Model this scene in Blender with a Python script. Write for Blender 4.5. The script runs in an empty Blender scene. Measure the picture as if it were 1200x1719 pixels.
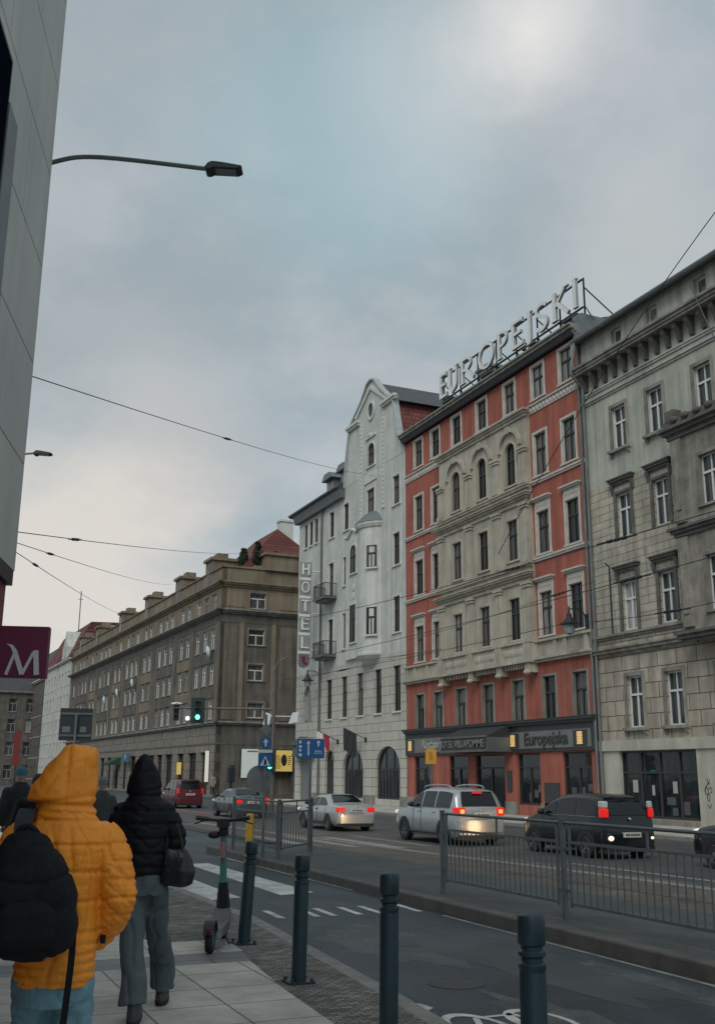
import bpy, bmesh, math, random
from mathutils import Vector, Matrix, noise
random.seed(7)
R=math.radians
scene=bpy.context.scene
COL=scene.collection
# ---------------------------------------------------------------- camera
cam=bpy.data.objects.new('camera',bpy.data.cameras.new('camera')); COL.objects.link(cam)
YAW,PITCH,ROLL=R(23.6248),R(14.424),R(.407)
fw=Vector((math.sin(YAW)*math.cos(PITCH),math.cos(YAW)*math.cos(PITCH),math.sin(PITCH)))
rt=Vector((math.cos(YAW),-math.sin(YAW),0)); up=rt.cross(fw)
rt2=rt*math.cos(ROLL)+up*math.sin(ROLL); up2=up*math.cos(ROLL)-rt*math.sin(ROLL)
m=Matrix((rt2,up2,-fw)).transposed().to_4x4(); m.translation=(0,0,1.62); cam.matrix_world=m
cam.data.sensor_fit='VERTICAL'; cam.data.sensor_height=24; cam.data.lens=24.0
cam.data.clip_start=.05; cam.data.clip_end=4000
scene.camera=cam
# ---------------------------------------------------------------- world: overcast dusk sky
w=bpy.data.worlds.new('World'); scene.world=w; w.use_nodes=True
nt=w.node_tree; nt.nodes.clear(); N=nt.nodes.new; Lk=nt.links.new
SUN_EL,SUN_AZ=R(44),R(-62)      # light comes from the left and behind
sky=N('ShaderNodeTexSky'); sky.sky_type='NISHITA'; sky.sun_disc=False; sky.sun_elevation=SUN_EL; sky.sun_rotation=R(220)
tc=N('ShaderNodeTexCoord')
def wmath(op,a,b=None,c=None,clamp=False):
    n=N('ShaderNodeMath'); n.operation=op; n.use_clamp=clamp
    for i,v in enumerate((a,b,c)):
        if v is None: continue
        if isinstance(v,(int,float)): n.inputs[i].default_value=v
        else: Lk(v,n.inputs[i])
    return n.outputs[0]
def wmix(f,a,b):
    n=N('ShaderNodeMix'); n.data_type='RGBA'
    for s,v in ((n.inputs[0],f),(n.inputs[6],a),(n.inputs[7],b)):
        if isinstance(v,(int,float)): s.default_value=v
        elif isinstance(v,tuple): s.default_value=(*v,1)
        else: Lk(v,s)
    return n.outputs[2]
sep=N('ShaderNodeSeparateXYZ'); Lk(tc.outputs['Generated'],sep.inputs[0])
den=wmath('ADD',wmath('MAXIMUM',sep.outputs[2],0.0),.38)
cmb=N('ShaderNodeCombineXYZ'); Lk(wmath('DIVIDE',sep.outputs[0],den),cmb.inputs[0]); Lk(wmath('DIVIDE',sep.outputs[1],den),cmb.inputs[1])
def wnoise(scale,detail,rough,off):
    mp=N('ShaderNodeMapping'); mp.inputs['Location'].default_value=off; Lk(cmb.outputs[0],mp.inputs[0])
    n=N('ShaderNodeTexNoise'); n.inputs['Scale'].default_value=scale; n.inputs['Detail'].default_value=detail; n.inputs['Roughness'].default_value=rough
    Lk(mp.outputs[0],n.inputs['Vector']); return n.outputs['Fac']
def ramp(v,a,b):
    n=N('ShaderNodeMapRange'); n.interpolation_type='SMOOTHSTEP'; Lk(v,n.inputs[0]); n.inputs[1].default_value=a; n.inputs[2].default_value=b; return n.outputs[0]
def patch(x,y,r0,r1):           # a bright or dark break in the cloud, about one direction
    d=(fw*1719+rt2*(x-600)+up2*(859.5-y)).normalized()
    vm=N('ShaderNodeVectorMath'); vm.operation='DOT_PRODUCT'; Lk(tc.outputs['Generated'],vm.inputs[0]); vm.inputs[1].default_value=d
    ang_=wmath('ARCCOSINE',wmath('MINIMUM',vm.outputs['Value'],.999999))
    return ramp(wmath('ADD',ang_,wmath('ADD',wmath('MULTIPLY',wmath('SUBTRACT',n2,.5),.2),wmath('MULTIPLY',wmath('SUBTRACT',n4,.5),.06))),R(r1),R(r0))
n1=wnoise(1.5,5,.55,(3.1,1.7,0)); n2=wnoise(3.4,5,.55,(7.3,2.2,0)); n3=wnoise(.8,3,.5,(1.3,9.2,0)); n4=wnoise(8,6,.6,(4.4,6.1,0))
nish=N('ShaderNodeVectorMath'); nish.operation='SCALE'; Lk(sky.outputs[0],nish.inputs[0]); nish.inputs['Scale'].default_value=.1
CL=wmix(ramp(n1,.36,.66),(.355,.465,.505),(.455,.495,.52))       # blue-green thin cloud to pale grey
CL=wmix(wmath('MULTIPLY',ramp(n2,.42,.68),.65),CL,(.52,.55,.565))
CL=wmix(wmath('MULTIPLY',ramp(n3,.52,.3),.5),CL,(.325,.39,.42))
n5=wnoise(2.3,7,.62,(11.3,4.7,0)); n6=wnoise(2.9,6,.6,(2.3,14.7,0))
CL=wmix(wmath('MULTIPLY',ramp(n5,.52,.36),.55),CL,(.305,.385,.42)); CL=wmix(wmath('MULTIPLY',ramp(n6,.52,.68),.5),CL,(.575,.565,.565))
CL=wmix(wmath('MULTIPLY',ramp(n4,.42,.75),.34),CL,(.60,.625,.63)); CL=wmix(wmath('MULTIPLY',ramp(n4,.5,.25),.3),CL,(.31,.38,.41))
CL=wmix(wmath('MULTIPLY',patch(170,80,1,13),.6),CL,(.40,.455,.49))
CL=wmix(wmath('MULTIPLY',patch(560,200,2,11),.5),CL,(.355,.53,.58))
CL=wmix(wmath('MULTIPLY',patch(760,140,.1,9),.5),CL,(.70,.74,.76))
CL=wmix(wmath('MULTIPLY',patch(890,55,.5,6.2),.9),CL,(.90,.88,.84))
CL=wmix(wmath('MULTIPLY',patch(1050,170,1,8),.5),CL,(.51,.545,.60))
CL=wmix(wmath('MULTIPLY',patch(1070,420,1,8),.55),CL,(.64,.64,.62))
CL=wmix(wmath('MULTIPLY',patch(330,520,1,9),.5),CL,(.355,.41,.435))
CL=wmix(wmath('MULTIPLY',patch(270,715,1.5,7.5),.6),CL,(.62,.59,.56))
CL=wmix(wmath('MULTIPLY',patch(90,960,3.0,11),.85),CL,(.80,.735,.66))
CL=wmix(wmath('MULTIPLY',patch(60,560,1,7),.3),CL,(.40,.42,.43))
CL=wmix(.92,nish.outputs[0],CL)
bg=N('ShaderNodeBackground'); Lk(CL,bg.inputs[0]); bg.inputs[1].default_value=1.0
out=N('ShaderNodeOutputWorld'); Lk(bg.outputs[0],out.inputs[0])
# ---------------------------------------------------------------- sun behind thick cloud: soft
sl=bpy.data.lights.new('sun','SUN'); sl.energy=1.75; sl.angle=R(36); sl.color=(1,.965,.92)
so=bpy.data.objects.new('sun',sl); COL.objects.link(so)
sd=Vector((math.cos(SUN_EL)*math.sin(R(-140)),math.cos(SUN_EL)*math.cos(R(-140)),math.sin(SUN_EL)))   # towards the sun
so.rotation_euler=sd.to_track_quat('Z','Y').to_euler(); so.location=(0,-20,60)
scene.view_settings.view_transform='Standard'; scene.view_settings.look='None'; scene.view_settings.exposure=0; scene.view_settings.gamma=1
# ---------------------------------------------------------------- helpers
class MB:
    def __init__(s): s.v=[];s.f=[];s.mi=[];s.cur=0
    def add(s,vs,fs):
        b=len(s.v); s.v+= [tuple(p) for p in vs]; s.f+=[[b+i for i in f] for f in fs]; s.mi+=[s.cur]*len(fs)
    def box(s,x0,x1,y0,y1,z0,z1):
        if x0>x1:x0,x1=x1,x0
        if y0>y1:y0,y1=y1,y0
        if z0>z1:z0,z1=z1,z0
        s.add([(x0,y0,z0),(x1,y0,z0),(x1,y1,z0),(x0,y1,z0),(x0,y0,z1),(x1,y0,z1),(x1,y1,z1),(x0,y1,z1)],
              [(0,3,2,1),(4,5,6,7),(0,1,5,4),(1,2,6,5),(2,3,7,6),(3,0,4,7)])
    def quad(s,a,b,c,d): s.add([a,b,c,d],[(0,1,2,3)])
    def prism(s,poly,a,b,ax='y'):     # polygon (p,q) swept along an axis from a to b
        n=len(poly)
        f={'y':lambda p,q,t:(p,t,q),'x':lambda p,q,t:(t,p,q),'z':lambda p,q,t:(p,q,t)}[ax]
        s.add([f(p,q,a) for p,q in poly]+[f(p,q,b) for p,q in poly],
              [list(range(n)),list(range(2*n-1,n-1,-1))]+[(i,i+n,(i+1)%n+n,(i+1)%n) for i in range(n)])
    def tube(s,pts,r,n=8,cap=True,ell=None):
        pts=[Vector(p) for p in pts]; k=len(pts); rs=r if isinstance(r,(list,tuple)) else [r]*k
        t0=(pts[1]-pts[0]).normalized(); ref=Vector((0,0,1)) if abs(t0.z)<.9 else Vector((1,0,0))
        a=t0.cross(ref).normalized(); vs=[];fs=[]
        for i in range(k):
            t=(pts[min(i+1,k-1)]-pts[max(i-1,0)]).normalized()
            a=(a-t*a.dot(t)).normalized(); b=t.cross(a)
            ra=rs[i] if not isinstance(rs[i],(tuple,list)) else rs[i][0]; rb=ra if not isinstance(rs[i],(tuple,list)) else rs[i][1]
            for j in range(n):
                an=2*math.pi*j/n; vs.append(pts[i]+a*(ra*math.cos(an))+b*(rb*math.sin(an)))
        for i in range(k-1):
            for j in range(n): fs.append((i*n+j,i*n+(j+1)%n,(i+1)*n+(j+1)%n,(i+1)*n+j))
        if cap: fs.append(list(range(n-1,-1,-1))); fs.append([(k-1)*n+j for j in range(n)])
        s.add(vs,fs)
    def lathe(s,prof,c=(0,0,0),n=20,axis='z',cap=True):
        vs=[];fs=[];k=len(prof)
        for r,h in prof:
            for j in range(n):
                an=2*math.pi*j/n; p,q=r*math.cos(an),r*math.sin(an)
                d=(p,q,h) if axis=='z' else ((h,p,q) if axis=='x' else (q,h,p))
                vs.append((c[0]+d[0],c[1]+d[1],c[2]+d[2]))
        for i in range(k-1):
            for j in range(n): fs.append((i*n+j,i*n+(j+1)%n,(i+1)*n+(j+1)%n,(i+1)*n+j))
        if cap: fs.append(list(range(n-1,-1,-1))); fs.append([(k-1)*n+j for j in range(n)])
        s.add(vs,fs)
    def sections(s,secs,n=20):        # upright body: (cx,cy,z,rx,ry), squarish when e<1
        vs=[];fs=[];k=len(secs)
        for S in secs:
            cx,cy,z,rx,ry=S[:5]; e=S[5] if len(S)>5 else 1
            for j in range(n):
                an=2*math.pi*j/n; c,q=math.cos(an),math.sin(an)
                vs.append((cx+rx*math.copysign(abs(c)**e,c),cy+ry*math.copysign(abs(q)**e,q),z))
        for i in range(k-1):
            for j in range(n): fs.append((i*n+j,i*n+(j+1)%n,(i+1)*n+(j+1)%n,(i+1)*n+j))
        fs.append(list(range(n-1,-1,-1))); fs.append([(k-1)*n+j for j in range(n)])
        s.add(vs,fs)
    def ball(s,c,r,n=12):
        rx,ry,rz=r if isinstance(r,tuple) else (r,r,r)
        s.sections([(c[0],c[1],c[2]+rz*math.sin(a),rx*math.cos(a)+1e-4,ry*math.cos(a)+1e-4) for a in [math.pi*(i/n-.5) for i in range(n+1)]],2*n)
    def mesh(s,name,mats,smooth=False,fix=True,angle=None):
        me=bpy.data.meshes.new(name); me.from_pydata(s.v,[],s.f)
        for m_ in (mats if isinstance(mats,(list,tuple)) else [mats]): me.materials.append(m_)
        if len(me.materials)>1: me.polygons.foreach_set('material_index',s.mi)
        if fix:
            bm=bmesh.new(); bm.from_mesh(me); bmesh.ops.recalc_face_normals(bm,faces=bm.faces); bm.to_mesh(me); bm.free()
        if smooth:
            me.polygons.foreach_set('use_smooth',[True]*len(me.polygons))
            if angle: me.set_sharp_from_angle(angle=R(angle))
        me.update(); return me
    def build(s,name,mats,parent=None,loc=(0,0,0),rot=(0,0,0),smooth=False,angle=40,bevel=0,**k):
        return put(name,s.mesh(name,mats,smooth,angle=angle),parent,loc,rot,bevel,**k)
def put(name,me,parent=None,loc=(0,0,0),rot=(0,0,0),bevel=0,label=None,cat=None,group=None,kind=None):
    o=bpy.data.objects.new(name,me); COL.objects.link(o); o.location=loc; o.rotation_euler=rot
    if parent: o.parent=parent
    if bevel:
        b=o.modifiers.new('bevel','BEVEL'); b.width=bevel; b.segments=2; b.limit_method='ANGLE'; b.angle_limit=R(40)
    return tag(o,label,cat,group,kind)
def tag(o,label=None,cat=None,group=None,kind=None):
    if label:o['label']=label
    if cat:o['category']=cat
    if group:o['group']=group
    if kind:o['kind']=kind
    return o
def each(name,m_,parent,bs,**k):       # one part object per box
    for q in bs: b=MB(); b.box(*q); b.build(name,M(m_),parent,**k)
def thing(name,label,cat,loc=(0,0,0),rz=0,group=None):
    o=bpy.data.objects.new(name,None); COL.objects.link(o); o.location=loc; o.rotation_euler=(0,0,rz); o.empty_display_size=.2
    return tag(o,label,cat,group)
def kids(o): return [c for c in bpy.data.objects if c.parent==o]
def dup(o,parent=None,loc=None,rz=None,label=None):
    c=o.copy(); COL.objects.link(c)
    if parent: c.parent=parent
    if loc is not None: c.location=loc
    if rz is not None: c.rotation_euler=(0,0,rz)
    if label: c['label']=label
    for k in kids(o): dup(k,c)
    return c
def rounded(pts,n=6):    # smooth polyline through points
    P=[Vector(p) for p in pts]; o=[]
    for i in range(len(P)-1):
        a,b,c,d=P[max(i-1,0)],P[i],P[i+1],P[min(i+2,len(P)-1)]
        for j in range(n):
            t=j/n; o.append(.5*((2*b)+(c-a)*t+(2*a-5*b+4*c-d)*t*t+(3*b-a-3*c+d)*t**3))
    o.append(P[-1]); return o
# ---------------------------------------------------------------- materials
MATS={}
def mat(name,col,rough=.8,var=.25,scale=1.5,bump=0,bscale=40,metal=0,spec=.5,emit=None,est=0,streak=0,coat=0,alpha=None,rand=0,grain=0):
    if name in MATS: return MATS[name]
    m=bpy.data.materials.new(name); MATS[name]=m; m.use_nodes=True; t=m.node_tree; b=t.nodes['Principled BSDF']; nn=t.nodes.new; l=t.links.new
    b.inputs['Roughness'].default_value=rough; b.inputs['Metallic'].default_value=metal; b.inputs['Specular IOR Level'].default_value=spec
    b.inputs['Coat Weight'].default_value=coat
    b.inputs['Base Color'].default_value=(*col,1)
    co=nn('ShaderNodeTexCoord')
    if var:
        n=nn('ShaderNodeTexNoise'); n.inputs['Scale'].default_value=scale; n.inputs['Detail'].default_value=8; n.inputs['Roughness'].default_value=.65; l(co.outputs['Object'],n.inputs['Vector'])
        r=nn('ShaderNodeMapRange'); r.inputs[1].default_value=.3; r.inputs[2].default_value=.7; r.inputs[3].default_value=1-var; r.inputs[4].default_value=1+var*.55; l(n.outputs['Fac'],r.inputs[0])
        v=r.outputs[0]
        if grain:        # coarse aggregate
            ng=nn('ShaderNodeTexNoise'); ng.inputs['Scale'].default_value=55; ng.inputs['Detail'].default_value=3; l(co.outputs['Object'],ng.inputs['Vector'])
            rg=nn('ShaderNodeMapRange'); rg.inputs[1].default_value=.3; rg.inputs[2].default_value=.7; rg.inputs[3].default_value=1-grain; rg.inputs[4].default_value=1+grain; l(ng.outputs['Fac'],rg.inputs[0])
            mm=nn('ShaderNodeMath'); mm.operation='MULTIPLY'; l(v,mm.inputs[0]); l(rg.outputs[0],mm.inputs[1]); v=mm.outputs[0]
        if streak:       # rain streaks: noise stretched down the wall
            mp=nn('ShaderNodeMapping'); mp.inputs['Scale'].default_value=(1.6,1.6,.13); l(co.outputs['Object'],mp.inputs[0])
            n2=nn('ShaderNodeTexNoise'); n2.inputs['Scale'].default_value=1.4; n2.inputs['Detail'].default_value=6; l(mp.outputs[0],n2.inputs['Vector'])
            r2=nn('ShaderNodeMapRange'); r2.inputs[1].default_value=.35; r2.inputs[2].default_value=.62; r2.inputs[3].default_value=1-streak; r2.inputs[4].default_value=1; l(n2.outputs['Fac'],r2.inputs[0])
            mm=nn('ShaderNodeMath'); mm.operation='MULTIPLY'; l(v,mm.inputs[0]); l(r2.outputs[0],mm.inputs[1]); v=mm.outputs[0]
        if rand:
            oi=nn('ShaderNodeObjectInfo'); r3=nn('ShaderNodeMapRange'); r3.inputs[3].default_value=1-rand; r3.inputs[4].default_value=1+rand; l(oi.outputs['Random'],r3.inputs[0])
            mm=nn('ShaderNodeMath'); mm.operation='MULTIPLY'; l(v,mm.inputs[0]); l(r3.outputs[0],mm.inputs[1]); v=mm.outputs[0]
        x=nn('ShaderNodeVectorMath'); x.operation='SCALE'; x.inputs[0].default_value=col; l(v,x.inputs['Scale']); l(x.outputs[0],b.inputs['Base Color'])
    if bump:
        n=nn('ShaderNodeTexNoise'); n.inputs['Scale'].default_value=bscale; n.inputs['Detail'].default_value=5; l(co.outputs['Object'],n.inputs['Vector'])
        u=nn('ShaderNodeBump'); u.inputs['Strength'].default_value=bump; u.inputs['Distance'].default_value=.02; l(n.outputs['Fac'],u.inputs['Height']); l(u.outputs[0],b.inputs['Normal'])
    if emit:
        b.inputs['Emission Color'].default_value=(*emit,1); b.inputs['Emission Strength'].default_value=est
    return m
def bricks(name,col,mortar,bw,bh,ms=.012,axes='xz',rough=.85,var=.3,offset=.5,bump=.6,wear=.25,wscale=1.2,spec=.4,streak=0,tint=.12,dist=0):
    if name in MATS: return MATS[name]
    m=bpy.data.materials.new(name); MATS[name]=m; m.use_nodes=True; t=m.node_tree; b=t.nodes['Principled BSDF']; nn=t.nodes.new; l=t.links.new
    b.inputs['Roughness'].default_value=rough; b.inputs['Specular IOR Level'].default_value=spec
    co=nn('ShaderNodeTexCoord'); sp=nn('ShaderNodeSeparateXYZ'); l(co.outputs['Object'],sp.inputs[0]); cb=nn('ShaderNodeCombineXYZ')
    for i,a in enumerate(axes): l(sp.outputs['xyz'.index(a)],cb.inputs[i])
    k=nn('ShaderNodeTexBrick'); k.offset=offset
    if dist:
        dn=nn('ShaderNodeTexNoise'); dn.inputs['Scale'].default_value=3.5; dn.inputs['Detail'].default_value=2; l(cb.outputs[0],dn.inputs['Vector']); dm=nn('ShaderNodeVectorMath'); dm.operation='MULTIPLY_ADD'; l(dn.outputs['Color'],dm.inputs[0]); dm.inputs[1].default_value=(dist,dist,0); l(cb.outputs[0],dm.inputs[2]); l(dm.outputs[0],k.inputs['Vector'])
    else: l(cb.outputs[0],k.inputs['Vector']); k.inputs['Scale'].default_value=1; k.inputs['Brick Width'].default_value=bw; k.inputs['Row Height'].default_value=bh
    k.inputs['Mortar Size'].default_value=ms; k.inputs['Mortar Smooth'].default_value=.25
    k.inputs['Color1'].default_value=(*[c*(1-tint) for c in col],1); k.inputs['Color2'].default_value=(*[min(1,c*(1+tint)) for c in col],1); k.inputs['Mortar'].default_value=(*mortar,1)
    n=nn('ShaderNodeTexNoise'); n.inputs['Scale'].default_value=wscale; n.inputs['Detail'].default_value=9; n.inputs['Roughness'].default_value=.68; l(co.outputs['Object'],n.inputs['Vector'])
    r=nn('ShaderNodeMapRange'); r.inputs[1].default_value=.3; r.inputs[2].default_value=.7; r.inputs[3].default_value=1-wear; r.inputs[4].default_value=1+wear*.6; l(n.outputs['Fac'],r.inputs[0]); v=r.outputs[0]
    if streak:
        mp=nn('ShaderNodeMapping'); mp.inputs['Scale'].default_value=(1.6,1.6,.15); l(co.outputs['Object'],mp.inputs[0])
        n2=nn('ShaderNodeTexNoise'); n2.inputs['Scale'].default_value=1.3; n2.inputs['Detail'].default_value=6; l(mp.outputs[0],n2.inputs['Vector'])
        r2=nn('ShaderNodeMapRange'); r2.inputs[1].default_value=.38; r2.inputs[2].default_value=.62; r2.inputs[3].default_value=1-streak; r2.inputs[4].default_value=1; l(n2.outputs['Fac'],r2.inputs[0])
        mm=nn('ShaderNodeMath'); mm.operation='MULTIPLY'; l(v,mm.inputs[0]); l(r2.outputs[0],mm.inputs[1]); v=mm.outputs[0]
    x=nn('ShaderNodeVectorMath'); x.operation='SCALE'; l(k.outputs['Color'],x.inputs[0]); l(v,x.inputs['Scale']); l(x.outputs[0],b.inputs['Base Color'])
    u=nn('ShaderNodeBump'); u.inputs['Strength'].default_value=bump; u.inputs['Distance'].default_value=.02; u.invert=True; l(k.outputs['Fac'],u.inputs['Height']); l(u.outputs[0],b.inputs['Normal'])
    return m
def glass(name,c0,c1,rough=.06,wob=.15):      # window glass seen by day: dark room behind, a curtain in some
    m=bpy.data.materials.new(name); MATS[name]=m; m.use_nodes=True; t=m.node_tree; b=t.nodes['Principled BSDF']; nn=t.nodes.new; l=t.links.new
    oi=nn('ShaderNodeObjectInfo'); co=nn('ShaderNodeTexCoord')
    r=nn('ShaderNodeValToRGB'); r.color_ramp.elements[0].position=.55; r.color_ramp.elements[0].color=(*c0,1); r.color_ramp.elements[1].position=1; r.color_ramp.elements[1].color=(*c1,1); l(oi.outputs['Random'],r.inputs[0])
    mp=nn('ShaderNodeMapping'); mp.inputs['Scale'].default_value=(9,9,.6); l(co.outputs['Object'],mp.inputs[0])
    n=nn('ShaderNodeTexNoise'); n.inputs['Scale'].default_value=1.2; n.inputs['Detail'].default_value=3; l(mp.outputs[0],n.inputs['Vector'])
    mx=nn('ShaderNodeMapRange'); mx.inputs[1].default_value=.35; mx.inputs[2].default_value=.7; mx.inputs[3].default_value=.35; mx.inputs[4].default_value=1.3; l(n.outputs['Fac'],mx.inputs[0])
    x=nn('ShaderNodeVectorMath'); x.operation='SCALE'; l(r.outputs[0],x.inputs[0]); l(mx.outputs[0],x.inputs['Scale']); l(x.outputs[0],b.inputs['Base Color'])
    b.inputs['Roughness'].default_value=rough; b.inputs['Specular IOR Level'].default_value=.5
    n2=nn('ShaderNodeTexNoise'); n2.inputs['Scale'].default_value=1.7; l(co.outputs['Object'],n2.inputs['Vector'])
    u=nn('ShaderNodeBump'); u.inputs['Strength'].default_value=wob; u.inputs['Distance'].default_value=.05; l(n2.outputs['Fac'],u.inputs['Height']); l(u.outputs[0],b.inputs['Normal'])
    return m
def text_mesh(s,size,depth,align='CENTER',bold=0,xs=1):
    cu=bpy.data.curves.new('lettering','FONT'); cu.body=s; cu.size=size; cu.extrude=depth; cu.align_x=align; cu.align_y='CENTER'; cu.offset=bold
    o=bpy.data.objects.new('lettering',cu); COL.objects.link(o); dg=bpy.context.evaluated_depsgraph_get()
    me=bpy.data.meshes.new_from_object(o.evaluated_get(dg)); bpy.data.objects.remove(o)
    me.transform(Matrix.Rotation(math.pi/2,4,'X')@Matrix.Diagonal((xs,1,1,1))); return me       # stands up, faces -y
def text(name,s,size,depth,m_,parent,loc,rot=(0,0,0),bold=0,xs=1):
    me=text_mesh(s,size,depth,bold=bold,xs=xs); me.materials.clear(); me.materials.append(m_); return put(name,me,parent,loc,rot)
# own stroke letters: a letter is strokes of (points, width)
def arc(cx,cy,rx,ry,a0,a1,n=14): return [(cx+rx*math.cos(R(a0+(a1-a0)*i/n)),cy+ry*math.sin(R(a0+(a1-a0)*i/n))) for i in range(n+1)]
T,H_=.17,.11
LET={'E':(.55,[([(.09,0),(.09,1)],T),([(.03,.045),(.55,.045)],H_),([(.03,.955),(.53,.955)],H_),([(.1,.52),(.45,.52)],H_),([(.53,0),(.53,.16)],.05),([(.51,.84),(.51,1)],.05)]),
'U':(.72,[([(.11,1),(.11,.35)]+arc(.36,.35,.25,.3,180,270),T),(arc(.36,.35,.25,.3,270,360)+[(.61,1)],.09),([(0,.98),(.22,.98)],.05),([(.5,.98),(.72,.98)],.05)]),
'R':(.72,[([(.12,0),(.12,1)],T),([(.1,.955),(.3,.955)]+arc(.3,.73,.22,.225,90,-90)+[(.1,.505)],.1),([(.3,.5),(.66,.02)],.14),([(0,.02),(.24,.02)],.05)]),
'O':(.86,[(arc(.43,.5,.36,.45,60,240),.13),(arc(.43,.5,.36,.45,240,420),.1)]),
'P':(.62,[([(.12,0),(.12,1)],T),([(.1,.955),(.3,.955)]+arc(.3,.71,.23,.245,90,-90)+[(.1,.465)],.1),([(0,.02),(.24,.02)],.05)]),
'J':(.34,[([(.2,1),(.2,.02)]+arc(-.03,.0,.23,.27,0,-80,6),T),([(.08,.98),(.32,.98)],.05)]),
'S':(.58,[(arc(.29,.745,.21,.21,20,180)+[(.12,.64),(.29,.52),(.45,.38)]+arc(.27,.25,.22,.21,30,-150),.13)]),
'K':(.7,[([(.11,0),(.11,1)],T),([(.56,.98),(.16,.48)],.085),([(.24,.56),(.66,.02)],.14),([(0,.02),(.22,.02)],.05),([(.5,.98),(.68,.98)],.05)]),
'I':(.26,[([(.13,0),(.13,1)],T),([(.02,.02),(.24,.02)],.05),([(.02,.98),(.24,.98)],.05)]),
'H':(.7,[([(.1,0),(.1,1)],.16),([(.6,0),(.6,1)],.16),([(.1,.5),(.6,.5)],.12)]),
'T':(.6,[([(.3,0),(.3,1)],.16),([(0,.94),(.6,.94)],.12)]),
'L':(.5,[([(.09,0),(.09,1)],.16),([(.05,.06),(.5,.06)],.12)])}
def letter(mb,ch,x,z,w_,h,y,d):      # faces -y
    adv,st=LET[ch]; sx=w_/adv
    for k,(pts,wd) in enumerate(st):
        P=[Vector((x+p*sx,z+q*h)) for p,q in pts]; n=len(P); Lf=[];Rt=[]
        hw=wd*1.02*min(sx,h)/2
        for i in range(n):
            t=(P[min(i+1,n-1)]-P[max(i-1,0)]).normalized(); nn=Vector((-t.y,t.x)); Lf.append(P[i]+nn*hw); Rt.append(P[i]-nn*hw)
        o=.003*k
        for i in range(n-1):
            q=[Lf[i],Lf[i+1],Rt[i+1],Rt[i]]
            mb.prism([(a.x,a.y) for a in q],y-o,y+d+o)
# ---------------------------------------------------------------- palette
M=lambda n:MATS[n]
mat('asphalt',(.048,.064,.075),.6,.7,.45,.4,90,grain=.35); mat('asphalt_road',(.065,.07,.07),.6,.4,.5,.3,70)
mat('platform_asphalt',(.066,.073,.074),.75,.4,1.2,.3,60,grain=.3)
bricks('paving_slab',(.48,.465,.415),(.15,.145,.135),.6,.6,.010,'xy',.6,offset=0,bump=.25,wear=.42,wscale=1.6,tint=.09)
bricks('paving_band',(.20,.205,.205),(.09,.09,.09),.8,.42,.012,'xy',.6,offset=.5,bump=.25,wear=.25,tint=.08)
bricks('cobble',(.19,.185,.165),(.022,.024,.02),.16,.135,.026,'xy',.8,bump=.9,wear=.55,wscale=2.2,tint=.4,dist=.03)
bricks('track_paver',(.125,.108,.092),(.05,.046,.04),.4,.2,.014,'xy',.75,bump=.4,wear=.4,wscale=.7,tint=.15)
mat('granite_kerb',(.22,.215,.2),.75,.35,4,.3,60); mat('kerb_dark',(.10,.098,.088),.8,.35,3,.3,60)
mat('road_paint',(.55,.55,.52),.7,.5,3.5); mat('old_paint',(.28,.28,.26),.75,.5,3)
mat('steel_rail',(.16,.15,.14),.35,.3,3,metal=.8); mat('iron',(.05,.05,.05),.6,.3,8,.4,60)
mat('red_stucco',(.37,.115,.08),.88,.2,.9,.12,120,streak=.3); mat('red_stone',(.44,.41,.335),.85,.22,1.3,.2,80,streak=.25)
mat('cream_trim',(.50,.475,.43),.85,.2,2,.1,80); mat('dirty_stone',(.27,.26,.225),.88,.35,1.6,.25,70,streak=.35)
mat('white_stucco',(.54,.56,.52),.88,.18,.8,.1,110,streak=.2); bricks('white_rustic',(.47,.465,.41),(.17,.165,.145),2.6,.56,.02,'xz',.88,wear=.14,streak=.12,tint=.03)
mat('white_trim',(.56,.575,.54),.85,.15,2)
mat('grey_stucco',(.42,.435,.38),.9,.24,.7,.2,90,streak=.3); bricks('grey_course',(.44,.415,.34),(.16,.155,.13),1.5,.34,.016,'xz',.9,wear=.3,streak=.3,tint=.05)
bricks('grey_block',(.42,.375,.31),(.11,.10,.085),1.15,.62,.022,'xz',.9,wear=.28,streak=.3,tint=.09); mat('plain_stone',(.42,.41,.345),.85,.2,1.1,.15,60,streak=.15)
mat('sooty_stone',(.12,.116,.105),.9,.45,2.2,.4,50); mat('soot_trim',(.29,.275,.235),.9,.4,1.8,.3,60,streak=.4)
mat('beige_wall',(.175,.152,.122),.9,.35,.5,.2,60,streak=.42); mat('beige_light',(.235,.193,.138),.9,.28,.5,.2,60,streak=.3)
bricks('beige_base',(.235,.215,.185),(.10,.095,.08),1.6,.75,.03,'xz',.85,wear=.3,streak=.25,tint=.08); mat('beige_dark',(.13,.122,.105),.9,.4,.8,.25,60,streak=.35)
bricks('roof_tile',(.15,.05,.042),(.09,.03,.025),.25,.32,.03,'xz',.8,bump=1,wear=.3,tint=.15); mat('slate_roof',(.05,.055,.062),.6,.3,2,.3,40); mat('zinc',(.19,.215,.215),.45,.25,1.5,metal=.5)
mat('gutter',(.15,.165,.165),.5,.25,2,metal=.4)
mat('dark_frame',(.035,.03,.028),.55,.1,4); mat('white_frame',(.62,.64,.63),.45,.1,4); mat('grey_frame',(.3,.31,.3),.5,.2,4)
glass('dark_pane',(.016,.022,.025),(.30,.30,.285)); glass('curtain_pane',(.05,.06,.062),(.42,.42,.41)); glass('net_pane',(.10,.105,.10),(.36,.36,.34),.08); glass('blind_pane',(.16,.155,.14),(.05,.06,.065),.12)
glass('shop_pane',(.014,.02,.024),(.022,.03,.034),.05,.06)
mat('sign_panel',(.16,.165,.155),.6,.15,2); mat('sign_dark',(.035,.04,.042),.5,.15,2); mat('letter_grey',(.72,.72,.70),.5,.12,3); mat('letter_side',(.33,.35,.35),.5,.15,3)
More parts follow.
